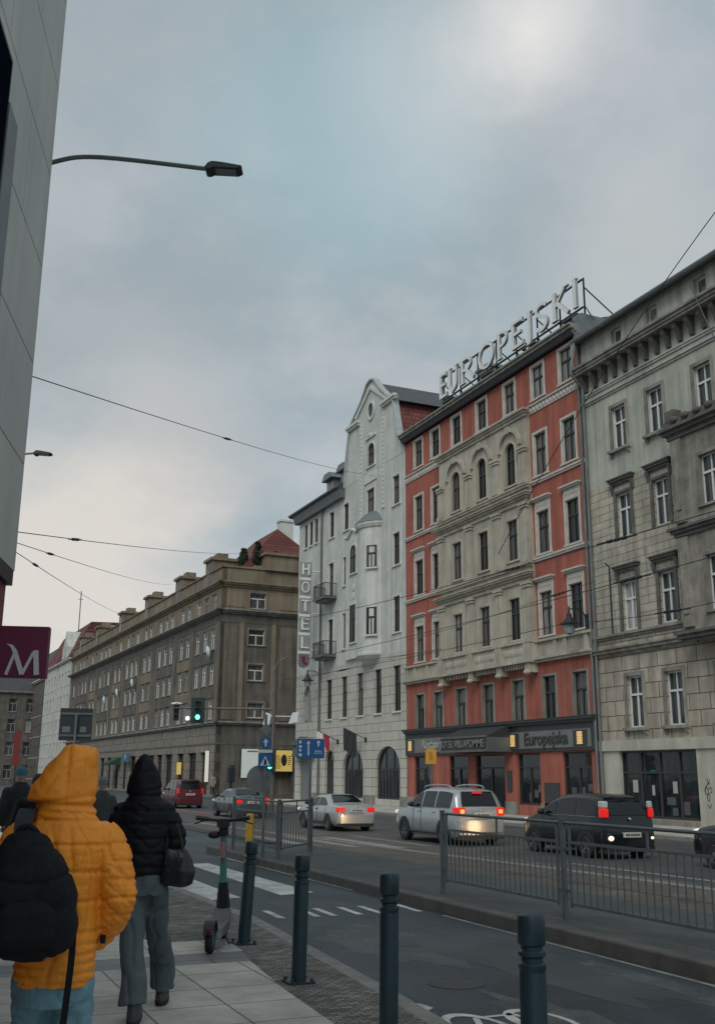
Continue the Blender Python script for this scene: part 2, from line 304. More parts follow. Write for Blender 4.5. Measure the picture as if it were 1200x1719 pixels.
mat('sign_gold',(.72,.5,.22),.5,.5,14,emit=(.9,.55,.2),est=.35)
mat('blue_sign',(.015,.105,.30),.4,.1,3); mat('sign_white',(.6,.66,.68),.4,.05,3); mat('sign_back',(.20,.22,.225),.5,.2,3,metal=.4); mat('galv',(.17,.195,.205),.5,.25,5,metal=.55)
mat('bollard_blue',(.013,.037,.05),.42,.25,9,.08,120); mat('fence_paint',(.095,.115,.12),.5,.25,6); mat('cast_black',(.016,.02,.024),.5,.2,5)
mat('panel_grey',(.54,.55,.51),.55,.14,.5,streak=.12); mat('panel_joint',(.09,.1,.1),.7,0); mat('maroon',(.17,.022,.065),.4,.1,2); mat('maroon_wall',(.16,.04,.05),.55,.15,1)
mat('leafy',(.03,.042,.025),.9,.4,4)
# ---------------------------------------------------------------- ground
gm=MB(); gm.quad((-900,-300,-.62),(900,-300,-.62),(900,1500,-.62),(-900,1500,-.62)); gm.build('ground',M('asphalt_road'),kind='structure')
def strip(name,m_,prof,y0,y1,kind='structure',bot=-.6):      # cross-section (x,z) left to right, run along the street
    b=MB(); p=[(x,z) for x,z in prof]+[(prof[-1][0],bot),(prof[0][0],bot)]; b.prism(p,y0,y1,'y'); return b.build(name,M(m_),kind=kind)
# near pavement with slabs, two dark cross bands, cobbled strip and kerb
def sheet(name,m_,poly,z,kind='structure',thick=.3):
    b=MB(); b.prism(poly,z-thick,z,'z'); return b.build(name,M(m_),kind=kind)
XE=2.98
sheet('pavement','paving_slab',[(-14,-12),(1.3,-12),(2.62,4),(2.9,7),(XE,8.2),(3.12,9.45),(-14,9.45)],0)
sheet('paving_stripe','paving_band',[(-14,9.45),(3.12,9.45),(3.22,10.0),(-14,10.0)],0)
sheet('pavement','paving_slab',[(-14,10.0),(3.22,10.0),(3.3,10.75),(-14,10.75)],0)
sheet('cobbled_strip','cobble',[(1.3,-12),(2.0,-12),(3.2,4),(3.6,7.76),(3.95,12.3),(3.92,16),(2.4,16),(2.4,11.3),(2.62,10.75),(3.3,10.75),(3.12,9.45),(XE,8.2),(2.9,7),(2.62,4)],-.004)
sheet('pavement','paving_slab',[(-14,10.75),(2.62,10.75),(2.4,11.3),(2.4,16),(3.92,16),(3.5,30),(-14,30)],0)
sheet('pavement','paving_slab',[(-14,30),(3.5,30),(3.2,40),(2.8,70),(-14,70)],-.03)
b=MB(); b.prism([(2.0,-12),(2.17,-12),(3.37,4),(3.77,7.76),(4.12,12.3),(4.09,16),(3.68,30),(3.5,30),(3.92,16),(3.95,12.3),(3.6,7.76),(3.2,4)],-.3,-.006,'z')
b.build('kerb',M('granite_kerb'),kind='structure',bevel=.015)
strip('road','asphalt',[(1.5,-.1),(6.72,-.1)],-12,60)
strip('tram_platform','platform_asphalt',[(6.88,.045),(9.2,.03)],-12,23.5)
b=MB(); b.box(6.68,6.879,-12,23.5,-.4,.05); b.box(6.68,9.2,23.5,23.7,-.4,.05); b.build('kerb',M('kerb_dark'),kind='structure',bevel=.02)
# tram tracks
strip('tram_track','track_paver',[(9.2,-.06),(13.2,-.2)],-12,38)
strip('road','asphalt',[(6.72,-.12),(9.2,-.12)],23.7,60,bot=-.5); strip('road','asphalt_road',[(9.2,-.1),(13.2,-.2)],38,60,bot=-.5)
strip('road','asphalt_road',[(13.2,-.2),(14.4,-.31),(23.2,-.31)],-30,60)
strip('road','asphalt_road',[(-60,-.314),(90,-.314)],60,300,bot=-.6)
strip('far_pavement','paving_slab',[(23.2,-.2),(28.4,-.19)],-30,78); b=MB(); b.box(23.0,23.199,-30,78,-.5,-.19); b.build('kerb',M('granite_kerb'),kind='structure',bevel=.015)
def zt(x): return -.06-.14*(x-9.2)/4.0
def zroad(x):
    if x<6.72: return -.1
    if x<9.2: return .04
    if x<13.2: return zt(x)
    if x<14.4: return -.2-.11*(x-13.2)/1.2
    return -.31
for i,x in enumerate((9.75,11.18)):
    b=MB(); 
    for dx in (0,): 
        pts=[(x-.09*max(0,(y-2))*.3,y) for y in range(-12,61,4)]
        for (xa,ya),(xb,yb) in zip(pts,pts[1:]):
            za,zb=zt(xa)+.004,zt(xb)+.004
            b.add([(xa-.035,ya,za),(xa+.035,ya,za),(xb+.035,yb,zb),(xb-.035,yb,zb)],[(0,1,2,3)])
            b.add([(xa+.036,ya,za-.001),(xa+.085,ya,za-.001),(xb+.085,yb,zb-.001),(xb+.036,yb,zb-.001)],[(0,1,2,3)])
    tag(b.build('tram_rail',M('steel_rail')),('inner','outer')[i]+' steel tram rail set in the brown paving, '+('closer to the platform railing' if i==0 else 'closer to the line of cars'),'tram rail',group='tram rails in the street')
def mark(name,m_,polys,kind='structure',dz=.004,z=None):
    b=MB()
    for p in polys: b.add([(x,y,(zroad(x) if z is None else z)+dz) for x,y in p],[tuple(range(len(p)))])
    return b.build(name,M(m_),kind=kind)
b=MB()
L1=[(13.0,4),(12.5,14),(12.2,18),(11.6,22.5),(10.9,29.8),(10.3,38)]
for (xa,ya),(xb,yb) in zip(L1,L1[1:]):
    b.add([(xa-.13,ya,zt(xa)+.03),(xa+.13,ya,zt(xa)+.03),(xb+.13,yb,zt(xb)+.03),(xb-.13,yb,zt(xb)+.03),(xa-.13,ya,-.4),(xa+.13,ya,-.4),(xb+.13,yb,-.4),(xb-.13,yb,-.4)],[(0,1,2,3),(0,4,5,1),(1,5,6,2),(2,6,7,3),(3,7,4,0)])
b.build('track_kerb',M('granite_kerb'),kind='structure')
mark('lane_line','old_paint',[[(15.2,4),(15.35,4),(14.55,21),(14.4,21)],[(14.2,25),(14.33,25),(13.6,42),(13.47,42)]])
mark('zebra_crossing','road_paint',[[(4.2,14.85),(4.78,15.0),(4.85,19.6),(4.3,19.6)],[(5.42,15.1),(6.02,15.3),(5.95,20.9),(5.5,20.9)],[(6.66,15.3),(6.7,15.3),(6.7,22.5),(6.62,22.5)]])
mark('zebra_crossing','old_paint',[[(x,24.6),(x+.5,24.6),(x+.42,29.5),(x-.08,29.5)] for x in (9.4,10.5,11.75)]+[[(13.4,26),(13.9,26),(13.7,31),(13.2,31)]])
mark('give_way_dashes','road_paint',[[(x,12.75),(x+.09,12.72),(x+.13,13.5),(x+.04,13.53)] for x in (4.55,5.02,5.25,5.6,5.9,6.45)])
mark('lane_edge_line','old_paint',[[(6.56,3),(6.63,3),(6.62,12.3),(6.57,12.3)]])
mat('asphalt_old',(.088,.097,.10),.7,.5,1.6,.4,80,grain=.4); mat('asphalt_new',(.052,.063,.068),.55,.4,1.2,.3,90)
def blob(name,m_,x,y,rx,ry,seed,dz=.0012):
    random.seed(seed); n=22; P=[]
    for i in range(n): a=2*math.pi*i/n; k=.72+.5*random.random(); P.append((x+rx*k*math.cos(a),y+ry*k*math.sin(a)))
    mark(name,m_,[P],dz=dz)
blob('asphalt_patch','asphalt_old',5.0,10.6,.55,1.5,3); blob('asphalt_patch','asphalt_new',5.7,8.9,.5,2.2,5,.0014); blob('asphalt_patch','asphalt_old',4.7,6.6,.3,1.3,8); blob('asphalt_patch','asphalt_new',5.3,13.9,.4,.8,11); blob('asphalt_patch','asphalt_old',6.2,7.2,.22,2.0,14); random.seed(21)
# bicycle symbol
b=MB()
def ring(cx,cy,r,w0,a0=0,a1=360):
    A=arc(cx,cy,r,r*2,a0,a1,26); B=arc(cx,cy,r-w0,(r-w0)*2,a0,a1,26)
    for i in range(26): b.add([(*A[i],-.096),(*A[i+1],-.096),(*B[i+1],-.096),(*B[i],-.096)],[(0,1,2,3)])
ring(4.0,6.9,.22,.05); ring(4.5,6.86,.22,.05)
for (xa,ya),(xb,yb) in (((4.0,6.9),(4.25,6.55)),((4.25,6.55),(4.4,7.2)),((4.4,7.2),(4.5,6.86)),((4.0,6.9),(4.1,7.15)),((4.1,7.15),(4.4,7.15))):
    d=Vector((xb-xa,yb-ya)).normalized()*.025; b.add([(xa-d.y,ya+d.x,-.0955),(xa+d.y,ya-d.x,-.0955),(xb+d.y,yb-d.x,-.0955),(xb-d.y,yb+d.x,-.0955)],[(0,1,2,3)])
b.add([(x,y,-.0957) for x,y in ((3.82,7.58),(3.9,7.5),(3.97,7.56),(3.95,7.72),(3.88,7.8),(3.81,7.72))],[(0,1,2,3,4,5)])
b.build('bicycle_marking',M('road_paint'),kind='structure')
b=MB(); b.lathe([(.25,0),(.25,.005),(.22,.005),(.215,.002),(.05,.002),(.04,.005),(.0,.005)],(4.6,8.35,-.1),24,cap=False); tag(b.build('manhole_cover',M('iron')),'round iron manhole cover in the dark cycle lane','manhole cover')
mark('cycle_crossing','red_paint' if 'red_paint' in MATS else (mat('red_paint',(.26,.12,.11),.8,.4,2) and 'red_paint'),[[(13.6,46),(14.1,46),(13.6,62),(13.1,62)],[(14.9,50),(15.3,50),(14.9,62),(14.5,62)]])
# ---------------------------------------------------------------- windows
CACHE={}
def win(root,u,z,w_,h,y=.2,kind='dark',arch=0,sur=None,rev=.2,name='window',bars=True,tm=None,sm=None):
    fm={'dark':'dark_frame','white':'white_frame','grey':'grey_frame'}[kind]; pm={'dark':'dark_pane','white':'curtain_pane','grey':'curtain_pane'}[kind]
    key=(round(w_,3),round(h,3),arch,kind,sur,rev,bars,tm)
    if key not in CACHE:
        f=MB(); t=.07 if kind!='dark' else .06; x=w_/2; hs=h-x if arch else h
        f.box(-x,-x+t,0,.07,0,hs); f.box(x-t,x,0,.07,0,hs); f.box(-x+t,x-t,.002,.07,0,t)
        if arch:
            A=arc(0,hs,x,x,0,180,16); B=arc(0,hs,x-t,x-t,0,180,16)
            for i in range(16): f.prism([A[i],A[i+1],B[i+1],B[i]],0,.07,'y')
        else: f.box(-x+t,x-t,.002,.07,h-t,h)
        if bars:
            zt_=h*(.64 if not arch else .6)
            f.box(-x+t,x-t,-.015,.06,zt_-.045,zt_+.045); f.box(-.04,.04,-.01,.062,t,zt_-.045)
            if bars!='single': f.box(-.025,.025,.004,.062,zt_+.045,h-t)
        g=MB(); 
        P=[(-x+t*.5,t*.5),(x-t*.5,t*.5)]+(arc(0,hs,x-t*.5,x-t*.5,0,180,16) if arch else [(x-t*.5,h-t*.5),(-x+t*.5,h-t*.5)])
        g.add([(p,.045,q) for p,q in P],[tuple(range(len(P)))])
        s=None
        if sur:
            s=MB(); v=-rev; e=.13 if sur!='thin' else .1
            if sur in('plain','hood','thin','arch'):
                s.box(-x-e,-x,v-.05,v+.02,0,hs); s.box(x,x+e,v-.05,v+.02,0,hs)
                if arch:
                    A=arc(0,hs,x+e,x+e,0,180,18); B=arc(0,hs,x,x,0,180,18)
                    for i in range(18): s.prism([A[i],A[i+1],B[i+1],B[i]],v-.05,v+.02,'y')
                else: s.box(-x-e,x+e,v-.052,v+.02,h,h+e)
            if sur in('plain','hood','thin','arch') and not arch: s.box(-x,-x+.025,v+.001,.0,0,h); s.box(x-.025,x,v+.001,.0,0,h); s.box(-x+.025,x-.025,v+.001,.0,h-.025,h)
            if sur=='hood':
                s.box(-x-e,x+e,v-.04,v+.02,h+e+.002,h+e+.42); 
                for i in range(5): q=-x+(i+.5)*w_/5; s.ball((q,v-.05,h+e+.21),(.075,.035,.12),6)
                s.box(-x-e-.06,x+e+.06,v-.16,v+.02,h+e+.42,h+e+.5); s.box(-x-e-.12,x+e+.12,v-.24,v+.02,h+e+.5,h+e+.58)
            if sur=='sootyhood':
                s.box(-x-.16,-x,v-.06,v+.02,0,h+.12); s.box(x,x+.16,v-.06,v+.02,0,h+.12); s.box(-x,x,v-.06,v+.02,h,h+.12)
                s.box(-x-.24,x+.24,v-.12,v+.02,h+.42,h+.54); s.box(-x-.3,x+.3,v-.22,v+.02,h+.54,h+.64); s.box(-x-.36,x+.36,v-.28,v+.02,h+.64,h+.7)
                for q in (-x-.2,x+.2): s.prism([(v-.16,h+.42),(v+.02,h+.42),(v+.02,h),(v-.06,h+.02)],q-.08,q+.08,'x')
            if sur=='sooty': 
                s.box(-x-.15,-x,v-.05,v+.02,0,h); s.box(x,x+.15,v-.05,v+.02,0,h); s.box(-x-.15,x+.15,v-.052,v+.02,h,h+.16); 
                s.box(-x-.22,x+.22,v-.2,v+.02,-.12,0); s.prism([(v-.16,-.12),(v+.02,-.12),(v+.02,-.4)],-x-.16,-x-.02,'x'); s.prism([(v-.16,-.12),(v+.02,-.12),(v+.02,-.4)],x+.02,x+.16,'x')
            if sur=='sill': s.box(-x-.1,x+.1,v-.1,v+.02,-.1,0)
            if sur in('plain','hood','thin','arch'): s.box(-x-e-.04,x+e+.04,v-.1,v+.02,-.09,0)
        fr=f.mesh('window',M(fm)); gl=g.mesh('pane',M(pm)); sr=s.mesh('surround',M(sm or 'cream_trim')) if s else None
        CACHE[key]=(fr,gl,sr)
    fr,gl,sr=CACHE[key]; q=random.random()
    if q<.34 and h<3:
        k2=key+('alt',q<.2)
        if k2 not in CACHE: CACHE[k2]=gl.copy(); CACHE[k2].materials[0]=M('net_pane' if q<.2 else 'blind_pane')
        gl=CACHE[k2]
    o=put(name,fr,root,(u,y,z)); put('pane',gl,o)
    if sr: put('surround',sr,o)
    return o
def wall(root,name,m_,u0,u1,z0,z1,ops,rev=.25,y=0,thick=.4,ends=True):
    # ops: (uc, z, w, h, arch)
    b=MB(); us=sorted({u0,u1,*[o[0]-o[2]/2 for o in ops],*[o[0]+o[2]/2 for o in ops]}); zs=sorted({z0,z1,*[o[1] for o in ops],*[o[1]+o[3] for o in ops]})
    us=[u for u in us if u0-1e-6<=u<=u1+1e-6]; zs=[q for q in zs if z0-1e-6<=q<=z1+1e-6]
    for i in range(len(us)-1):
        run=None
        for j in range(len(zs)-1):
            cu,cz=(us[i]+us[i+1])/2,(zs[j]+zs[j+1])/2
            hole=any(abs(cu-o[0])<o[2]/2 and o[1]<cz<o[1]+o[3] for o in ops)
            if not hole and run is None: run=zs[j]
            if run is not None and (hole or j==len(zs)-2):
                e=zs[j] if hole else zs[j+1]; b.quad((us[i],y,run),(us[i+1],y,run),(us[i+1],y,e),(us[i],y,e)); run=None
    for o in ops:
        a,c,d,h=o[0]-o[2]/2,o[0]+o[2]/2,o[1],o[1]+o[3]; r=y+rev; ar=o[4] if len(o)>4 else 0
        if ar:
            x=o[2]/2; ry=x if ar==1 else ar; hs=h-ry; A=arc(o[0],hs,x,ry,0,180,18)
            for k in range(9): b.add([(c,y,h),(A[k][0],y,A[k][1]),(A[k+1][0],y,A[k+1][1])],[(0,1,2)]); q=k+9; b.add([(a,y,h),(A[q][0],y,A[q][1]),(A[q+1][0],y,A[q+1][1])],[(0,1,2)])
            for k in range(18): b.quad((A[k][0],y,A[k][1]),(A[k+1][0],y,A[k+1][1]),(A[k+1][0],r,A[k+1][1]),(A[k][0],r,A[k][1]))
            h=hs
        else: b.quad((a,y,h),(c,y,h),(c,r,h),(a,r,h))
        b.quad((a,y,d),(a,y,h),(a,r,h),(a,r,d)); b.quad((c,y,d),(c,y,h),(c,r,h),(c,r,d)); b.quad((a,y,d),(c,y,d),(c,r,d),(a,r,d))
    if ends: b.quad((u0,y,z0),(u0,y,z1),(u0,y+thick,z1),(u0,y+thick,z0)); b.quad((u1,y,z0),(u1,y,z1),(u1,y+thick,z1),(u1,y+thick,z0)); b.quad((u0,y,z1),(u1,y,z1),(u1,y+thick,z1),(u0,y+thick,z1))
    return put(name,b.mesh(name,M(m_),fix=False),root)
def boxes(root,name,m_,bs,bevel=0):
    b=MB()
    for q in bs: b.box(*q)
    return put(name,b.mesh(name,M(m_)),root,bevel=bevel)
def facade(name,label,x,y,z,rz=-90): return thing(name,label,'building',(x,y,z),R(rz),'buildings along the street')
ZB=-.19
FX=28
# ================================================================ RED HOTEL
rb=facade('red_hotel','brick red six storey house with cream stone centre bay and rooftop lettering',FX,56.4,ZB)
U=lambda Y:56.4-Y
Z=lambda z:z-ZB
cols=[54.55,52.3,49.68,46.8,43.9,41.2,38.75]
mid=(2,3,4)
PW=1.06
ops=[]
rows={6:(20.3,1.75),5:(16.22,2.2),4:(12.22,2.14),3:(8.2,2.12),2:(4.1,2.16)}
for r,(z,h) in rows.items():
    for i,Y in enumerate(cols):
        ops.append((U(Y-(.42 if i in mid and r in(3,4,5) else 0)),Z(z),PW+(.3 if i in mid and r in(3,4,5) else 0),h+(.2 if i in mid and r==5 else .1 if i in mid and r in (3,4) else 0)))
shops=[(54.3,2.25,.55),(50.15,2.1,.55),(46.85,2.9,0.0),(43.25,2.0,.3),(39.3,2.2,.55)]
shopops=[(U(Y),Z(zb),w_,2.72-zb) for Y,w_,zb in shops]
wall(rb,'wall','red_stucco',0,18.85,0,Z(22.35),ops+shopops,rev=.15)
boxes(rb,'body_wall','red_stucco',[(0.02,18.83,.42,13,0,Z(22.3))])
each('plinth','dirty_stone',rb,[(0,U(55.45),-.05,0.02,0,.62),(U(53.15),U(51.22),-.05,.02,0,.62),(U(49.08),U(48.32),-.05,.02,0,.62),(U(45.38),U(44.28),-.05,.02,0,.62),(U(42.22),U(40.42),-.05,.02,0,.62),(U(38.18),18.85,-.05,.02,0,.62)])
for r,(z,h) in rows.items():
    for i,Y in enumerate(cols):
        if i in mid and r in(3,4,5): continue
        sur={6:'plain',5:'plain',4:'hood',3:'hood',2:'thin'}[r]
        win(rb,U(Y),Z(z),PW,h,.1,'dark',sur=sur,rev=.1,bars=True if r!=2 else 'single',sm=None if r!=2 else 'dirty_stone')
# centre bay in pale stone
ru0,ru1=U(51.38),U(42.08); ry=-.28
mc={2:49.33,3:46.45,4:43.55}
mo=[(U(mc[i]),Z(z),w_,h) for i in mid for r,z,w_,h in ((4,12.24,.98,2.12),(3,8.2,.98,2.1))]+[(U(mc[i]),Z(16.2),.92,2.3,1) for i in mid]
wall(rb,'centre_bay','red_stone',ru0,ru1,Z(7.15),Z(19.7),mo,rev=.14,y=ry,thick=.29)
for i in mid:
    for z,h in ((12.24,2.12),(8.2,2.1)): win(rb,U(mc[i]),Z(z),.98,h,ry+.08,'dark',sur='plain',rev=.08,sm='red_stone')
    win(rb,U(mc[i]),Z(16.2),.92,2.3,ry+.08,'dark',arch=1,sur='arch',rev=.08,sm='red_stone')
    b=MB(); u=U(mc[i]); x=1.12; hs=Z(18.15)
    A=arc(u,hs,x,x,0,180,24); B=arc(u,hs,x-.2,x-.2,0,180,24)
    for k in range(24): b.prism([A[k],A[k+1],B[k+1],B[k]],ry-.17,ry+.02,'y')
    b.prism([(u-.11,hs+x-.28),(u+.11,hs+x-.28),(u+.15,hs+x+.1),(u-.15,hs+x+.1)],ry-.22,ry+.02,'y')
    b.build('window_arch',M('red_stone'),rb)
pil=[51.12,47.85,44.97,42.34]
for Y in pil:
    b=MB(); u=U(Y); e=.27
    for z0,z1 in ((7.95,10.95),(11.95,15.0),(16.0,17.95)):
        b.box(u-e,u+e,ry-.13,ry+.02,Z(z0),Z(z1)); b.box(u-e-.05,u+e+.05,ry-.18,ry+.02,Z(z0),Z(z0)+.22); b.box(u-e-.06,u+e+.06,ry-.2,ry+.02,Z(z1)-.28,Z(z1)-.18); b.box(u-e-.1,u+e+.1,ry-.24,ry+.02,Z(z1)-.14,Z(z1))
    b.build('pilaster',M('red_stone'),rb)
def cornice(root,name,m_,u0,u1,z,y,steps,ends=True):   # steps: (dz, depth) stacked upward
    b=MB(); q=z
    for dz,d in steps: b.box(u0-(d if ends else 0),u1+(d if ends else 0),y-d,y+.02,q,q+dz); q+=dz
    return b.build(name,M(m_),root)
cornice(rb,'bay_cornice','red_stone',ru0,ru1,Z(15.0),ry,[(.2,.1),(.12,.2),(.1,.32),(.06,.38)]); cornice(rb,'bay_sill_band','red_stone',ru0,ru1,Z(15.75),ry,[(.12,.14),(.08,.2)])
cornice(rb,'bay_cornice','red_stone',ru0,ru1,Z(10.95),ry,[(.2,.1),(.12,.2),(.1,.32),(.06,.38)]); cornice(rb,'bay_sill_band','red_stone',ru0,ru1,Z(11.72),ry,[(.12,.14),(.08,.2)])
cornice(rb,'bay_cornice','red_stone',ru0,ru1,Z(19.55),ry,[(.15,.1),(.12,.18),(.1,.28)])
for Y0,Y1 in ((56.38,51.42),(42.04,37.56)):      # ornamental frieze
    b=MB(); b.box(U(Y0),U(Y1),-.05,.02,Z(19.6),Z(19.98)); b.box(U(Y0),U(Y1),-.14,.02,Z(19.98),Z(20.06)); n=int((Y0-Y1)/.3)
    for k in range(n): b.ball((U(Y0)+.15+k*.3,-.07,Z(19.79)),(.09,.05,.13),6)
    b.build('frieze',M('cream_trim'),rb)
for Y0,Y1 in ((56.38,51.42),(42.04,37.56)):
    for z in (15.82,11.88): b=MB(); b.box(U(Y0),U(Y1),-.08,.02,Z(z),Z(z)+.1); b.box(U(Y0),U(Y1),-.13,.02,Z(z)+.1,Z(z)+.2); b.build('sill_band',M('cream_trim'),rb)
# balustrade band over first floor
b=MB(); b.box(.01,18.84,-.1,.02,Z(7.18),Z(7.9)); b.box(.01,18.84,-.24,.02,Z(7.9),Z(8.02)); b.box(.01,18.84,-.32,.02,Z(7.06),Z(7.18)); b.box(.01,18.84,-.22,.02,Z(6.94),Z(7.06))
for Y in [56,55,53.4,52.2,42.0,40.4,39.6,38.0]: b.box(U(Y)-.13,U(Y)+.13,-.18,.02,Z(7.18),Z(7.9))
b.build('parapet_band',M('red_stone'),rb)
b=MB(); b.box(ru0,ru1,ry-.16,.02,Z(7.1),Z(7.94)); b.box(ru0-.08,ru1+.08,ry-.26,.02,Z(7.94),Z(8.06)); b.box(ru0-.1,ru1+.1,ry-.32,.02,Z(6.98),Z(7.1))
for Y in pil: b.box(U(Y)-.3,U(Y)+.3,ry-.24,.02,Z(7.1),Z(7.94)); b.box(U(Y)-.24,U(Y)+.24,ry-.2,.02,Z(6.5),Z(6.98)); b.ball((U(Y),ry-.2,Z(6.5)),(.2,.2,.14),8)
for a,c in zip(pil,pil[1:]):
    n=7
    for k in range(n):
        q=U(a)+.45+(U(c)-U(a)-.9)*(k+.5)/n; b.ball((q,ry-.16,Z(7.55)),(.15,.05,.2),8); b.box(q-.07,q+.07,ry-.12,.02,Z(6.75),Z(6.98)); 
b.build('balcony_parapet',M('red_stone'),rb)
# eaves, roof
cornice(rb,'cornice','dirty_stone',0,18.85,Z(22.3),0,[(.14,.12),(.12,.3),(.16,.5),(.1,.58)],ends=False)
b=MB(); b.prism([(-.56,Z(22.82)),(-.3,Z(22.9)),(5.0,Z(24.6)),(11,Z(24.6)),(13,Z(22.4)),(13,Z(22.3)),(-.3,Z(22.3))],0.03,18.82,'x'); b.build('roof',M('slate_roof'),rb)
for Y in (51.2,46.6,42.3,38.6): b=MB(); b.box(U(Y)-.5,U(Y)+.5,.3,1.6,Z(22.9),Z(23.55)); b.box(U(Y)-.6,U(Y)+.6,.2,1.7,Z(23.55),Z(23.65)); b.build('roof_hatch',M('slate_roof'),rb)
b=MB(); b.box(U(50.9),U(49.5),2.2,3.0,Z(23.3),Z(25.55)); b.box(U(51.0),U(49.4),2.1,3.1,Z(25.55),Z(25.72)); b.build('chimney',M('dirty_stone'),rb)
# shop zone
cornice(rb,'shop_cornice','sign_dark',0,18.85,Z(3.9),0,[(.12,.1),(.12,.24),(.1,.34),(.04,.36)],ends=False)
b=MB(); b.box(.06,18.79,-.12,.02,Z(2.78),Z(3.9)); fas=b.build('shop_fascia',M('sign_dark'),rb)
each('sign_panel','sign_panel',fas,[(U(56.0),U(49.2),-.15,-.121,Z(2.92),Z(3.72)),(U(44.85),U(38.0),-.15,-.121,Z(2.92),Z(3.72))])
for Y in (55.6,44.3,38.75):
    b=MB(); b.box(U(Y)-.5,U(Y)+.5,-.19,-.151,Z(2.98),Z(3.66)); b.build('emblem_board',M('sign_dark'),fas)
    b=MB(); 
    for k in range(5): b.box(U(Y)-.2,U(Y)+.2,-.215,-.191,Z(3.04)+k*.115,Z(3.04)+k*.115+.085)
    b.box(U(Y)-.13,U(Y)+.13,-.21,-.191,Z(3.05),Z(3.6)); b.build('emblem',M('sign_gold'),fas)
text('lettering','Europejska',.82,.02,M('sign_dark'),fas,(U(41.5),-.172,Z(3.34)),bold=.012)
text('lettering','Restauracja',.7,.02,mat('letter_dim',(.33,.34,.32),.6,.1),fas,(U(52.5),-.172,Z(3.34)),bold=.008)
for k,(Y,w_,zb) in enumerate(shops):
    u=U(Y); h=2.72-zb
    f=MB(); f.box(u-w_/2,u-w_/2+.09,.1,.2,Z(zb),Z(2.72)); f.box(u+w_/2-.09,u+w_/2,.1,.2,Z(zb),Z(2.72)); f.box(u-w_/2+.09,u+w_/2-.09,.102,.2,Z(2.64),Z(2.72)); f.box(u-w_/2+.09,u+w_/2-.09,.102,.2,Z(zb),Z(zb)+.1); f.box(u-w_/2+.09,u+w_/2-.09,.105,.2,Z(2.0),Z(2.08)); f.box(u-.04,u+.04,.11,.2,Z(zb)+.1,Z(2.0))
    fr=f.build('shop_window' if k!=2 else 'entrance_door',M('dark_frame'),rb)
    g=MB(); g.quad((u-w_/2,.17,Z(zb)),(u+w_/2,.17,Z(zb)),(u+w_/2,.17,Z(2.72)),(u-w_/2,.17,Z(2.72))); g.build('pane',M('shop_pane'),fr)
    if k!=2:
        for j in range(3):
            b=MB(); a=u-w_/2+.25+random.random()*(w_-.7); q=Z(zb)+.15+random.random()*.9; b.box(a,a+.2+random.random()*.2,.155,.165,q,q+.25+random.random()*.2); b.build('poster',mat('shelf_dark',(.07,.08,.08),.6,.2),fr)
b=MB(); b.box(U(45.15)-.0,U(44.75),-.06,.0,Z(.9),Z(1.9)); b.build('menu_board',M('sign_dark'),rb)
cb=MB(); cb.box(U(41.9),U(40.7),-.05,.02,Z(.2),Z(1.35)); cb.build('meter_cabinet',M('sign_dark'),rb)
# entrance canopy with lettering
can=tag(put('entrance_canopy',None,rb)); 
b=MB(); u0,u1=U(49.3),U(44.6); b.prism([(-1.5,Z(3.55)),(-1.5,Z(2.85)),(-1.42,Z(2.85)),(-.121,Z(2.9)),(-.121,Z(4.02)),(-.3,Z(4.06))],u0,u1,'x'); b.build('canopy_roof',M('sign_dark'),can)
b=MB(); b.box(u0-.03,u1+.03,-1.56,-1.501,Z(2.8),Z(2.9)); b.box(u0-.03,u1+.03,-1.56,-1.501,Z(3.5),Z(3.58)); b.box(u0-.04,u0-.001,-1.5,-.12,Z(2.8),Z(3.5)); b.box(u1+.001,u1+.04,-1.5,-.12,Z(2.8),Z(3.5)); b.build('canopy_edge',M('gutter'),can)
text('lettering','HOTEL VILLA',.5,.015,M('sign_panel'),can,(U(48.1)+.05,-1.53,Z(3.2)),bold=.01)
text('lettering','POMME',.52,.015,M('sign_panel'),can,(U(45.6)-.1,-1.53,Z(3.2)),bold=.01)
# drain pipe at the right end
b=MB(); b.tube([(18.78,-.14,0),(18.78,-.14,Z(22.2)),(18.78,-.4,Z(22.45))],.075,10); b.build('drain_pipe',M('zinc'),rb,smooth=True)
# rooftop letters
rs=thing('rooftop_sign','tall pale rooftop letters reading EUROPEJSKI on a steel frame above the red house','sign',(FX+.35,56.4,22.9))
rs.rotation_euler=(0,0,R(-90)); zr=lambda z:z-22.9
LT=[('E',52.15,51.25),('U',51.05,49.85),('R',49.65,47.85),('O',47.5,45.7),('P',45.45,44.25),('E',43.95,42.75),('J',42.5,41.9),('S',41.65,40.35),('K',40.1,38.6),('I',38.3,37.9)]
for ch,a,c in LT:
    b=MB(); letter(b,ch,U(a),zr(23.95),a-c,1.55,-.13,.15)
    o=b.build('sign_letter',[M('letter_grey'),M('letter_side')],rs); me=o.data
    for p in me.polygons: p.material_index=0 if p.normal.y<-.5 else 1
b=MB(); u0,u1=U(52.2),U(37.8)
for z in (23.88,25.35): b.box(u0,u1,.12,.2,zr(z),zr(z)+.08)
for k in range(8):
    u=u0+(u1-u0)*k/7; b.box(u-.035,u+.035,.21,.28,zr(22.9),zr(25.5)); b.tube([(u,.26,zr(25.0)),(u,2.2,zr(23.7))],.035,6); b.tube([(u,.26,zr(24.0)),(u+.6,.3,zr(23.0))],.03,6)
b.build('sign_frame',M('sign_dark'),rs)
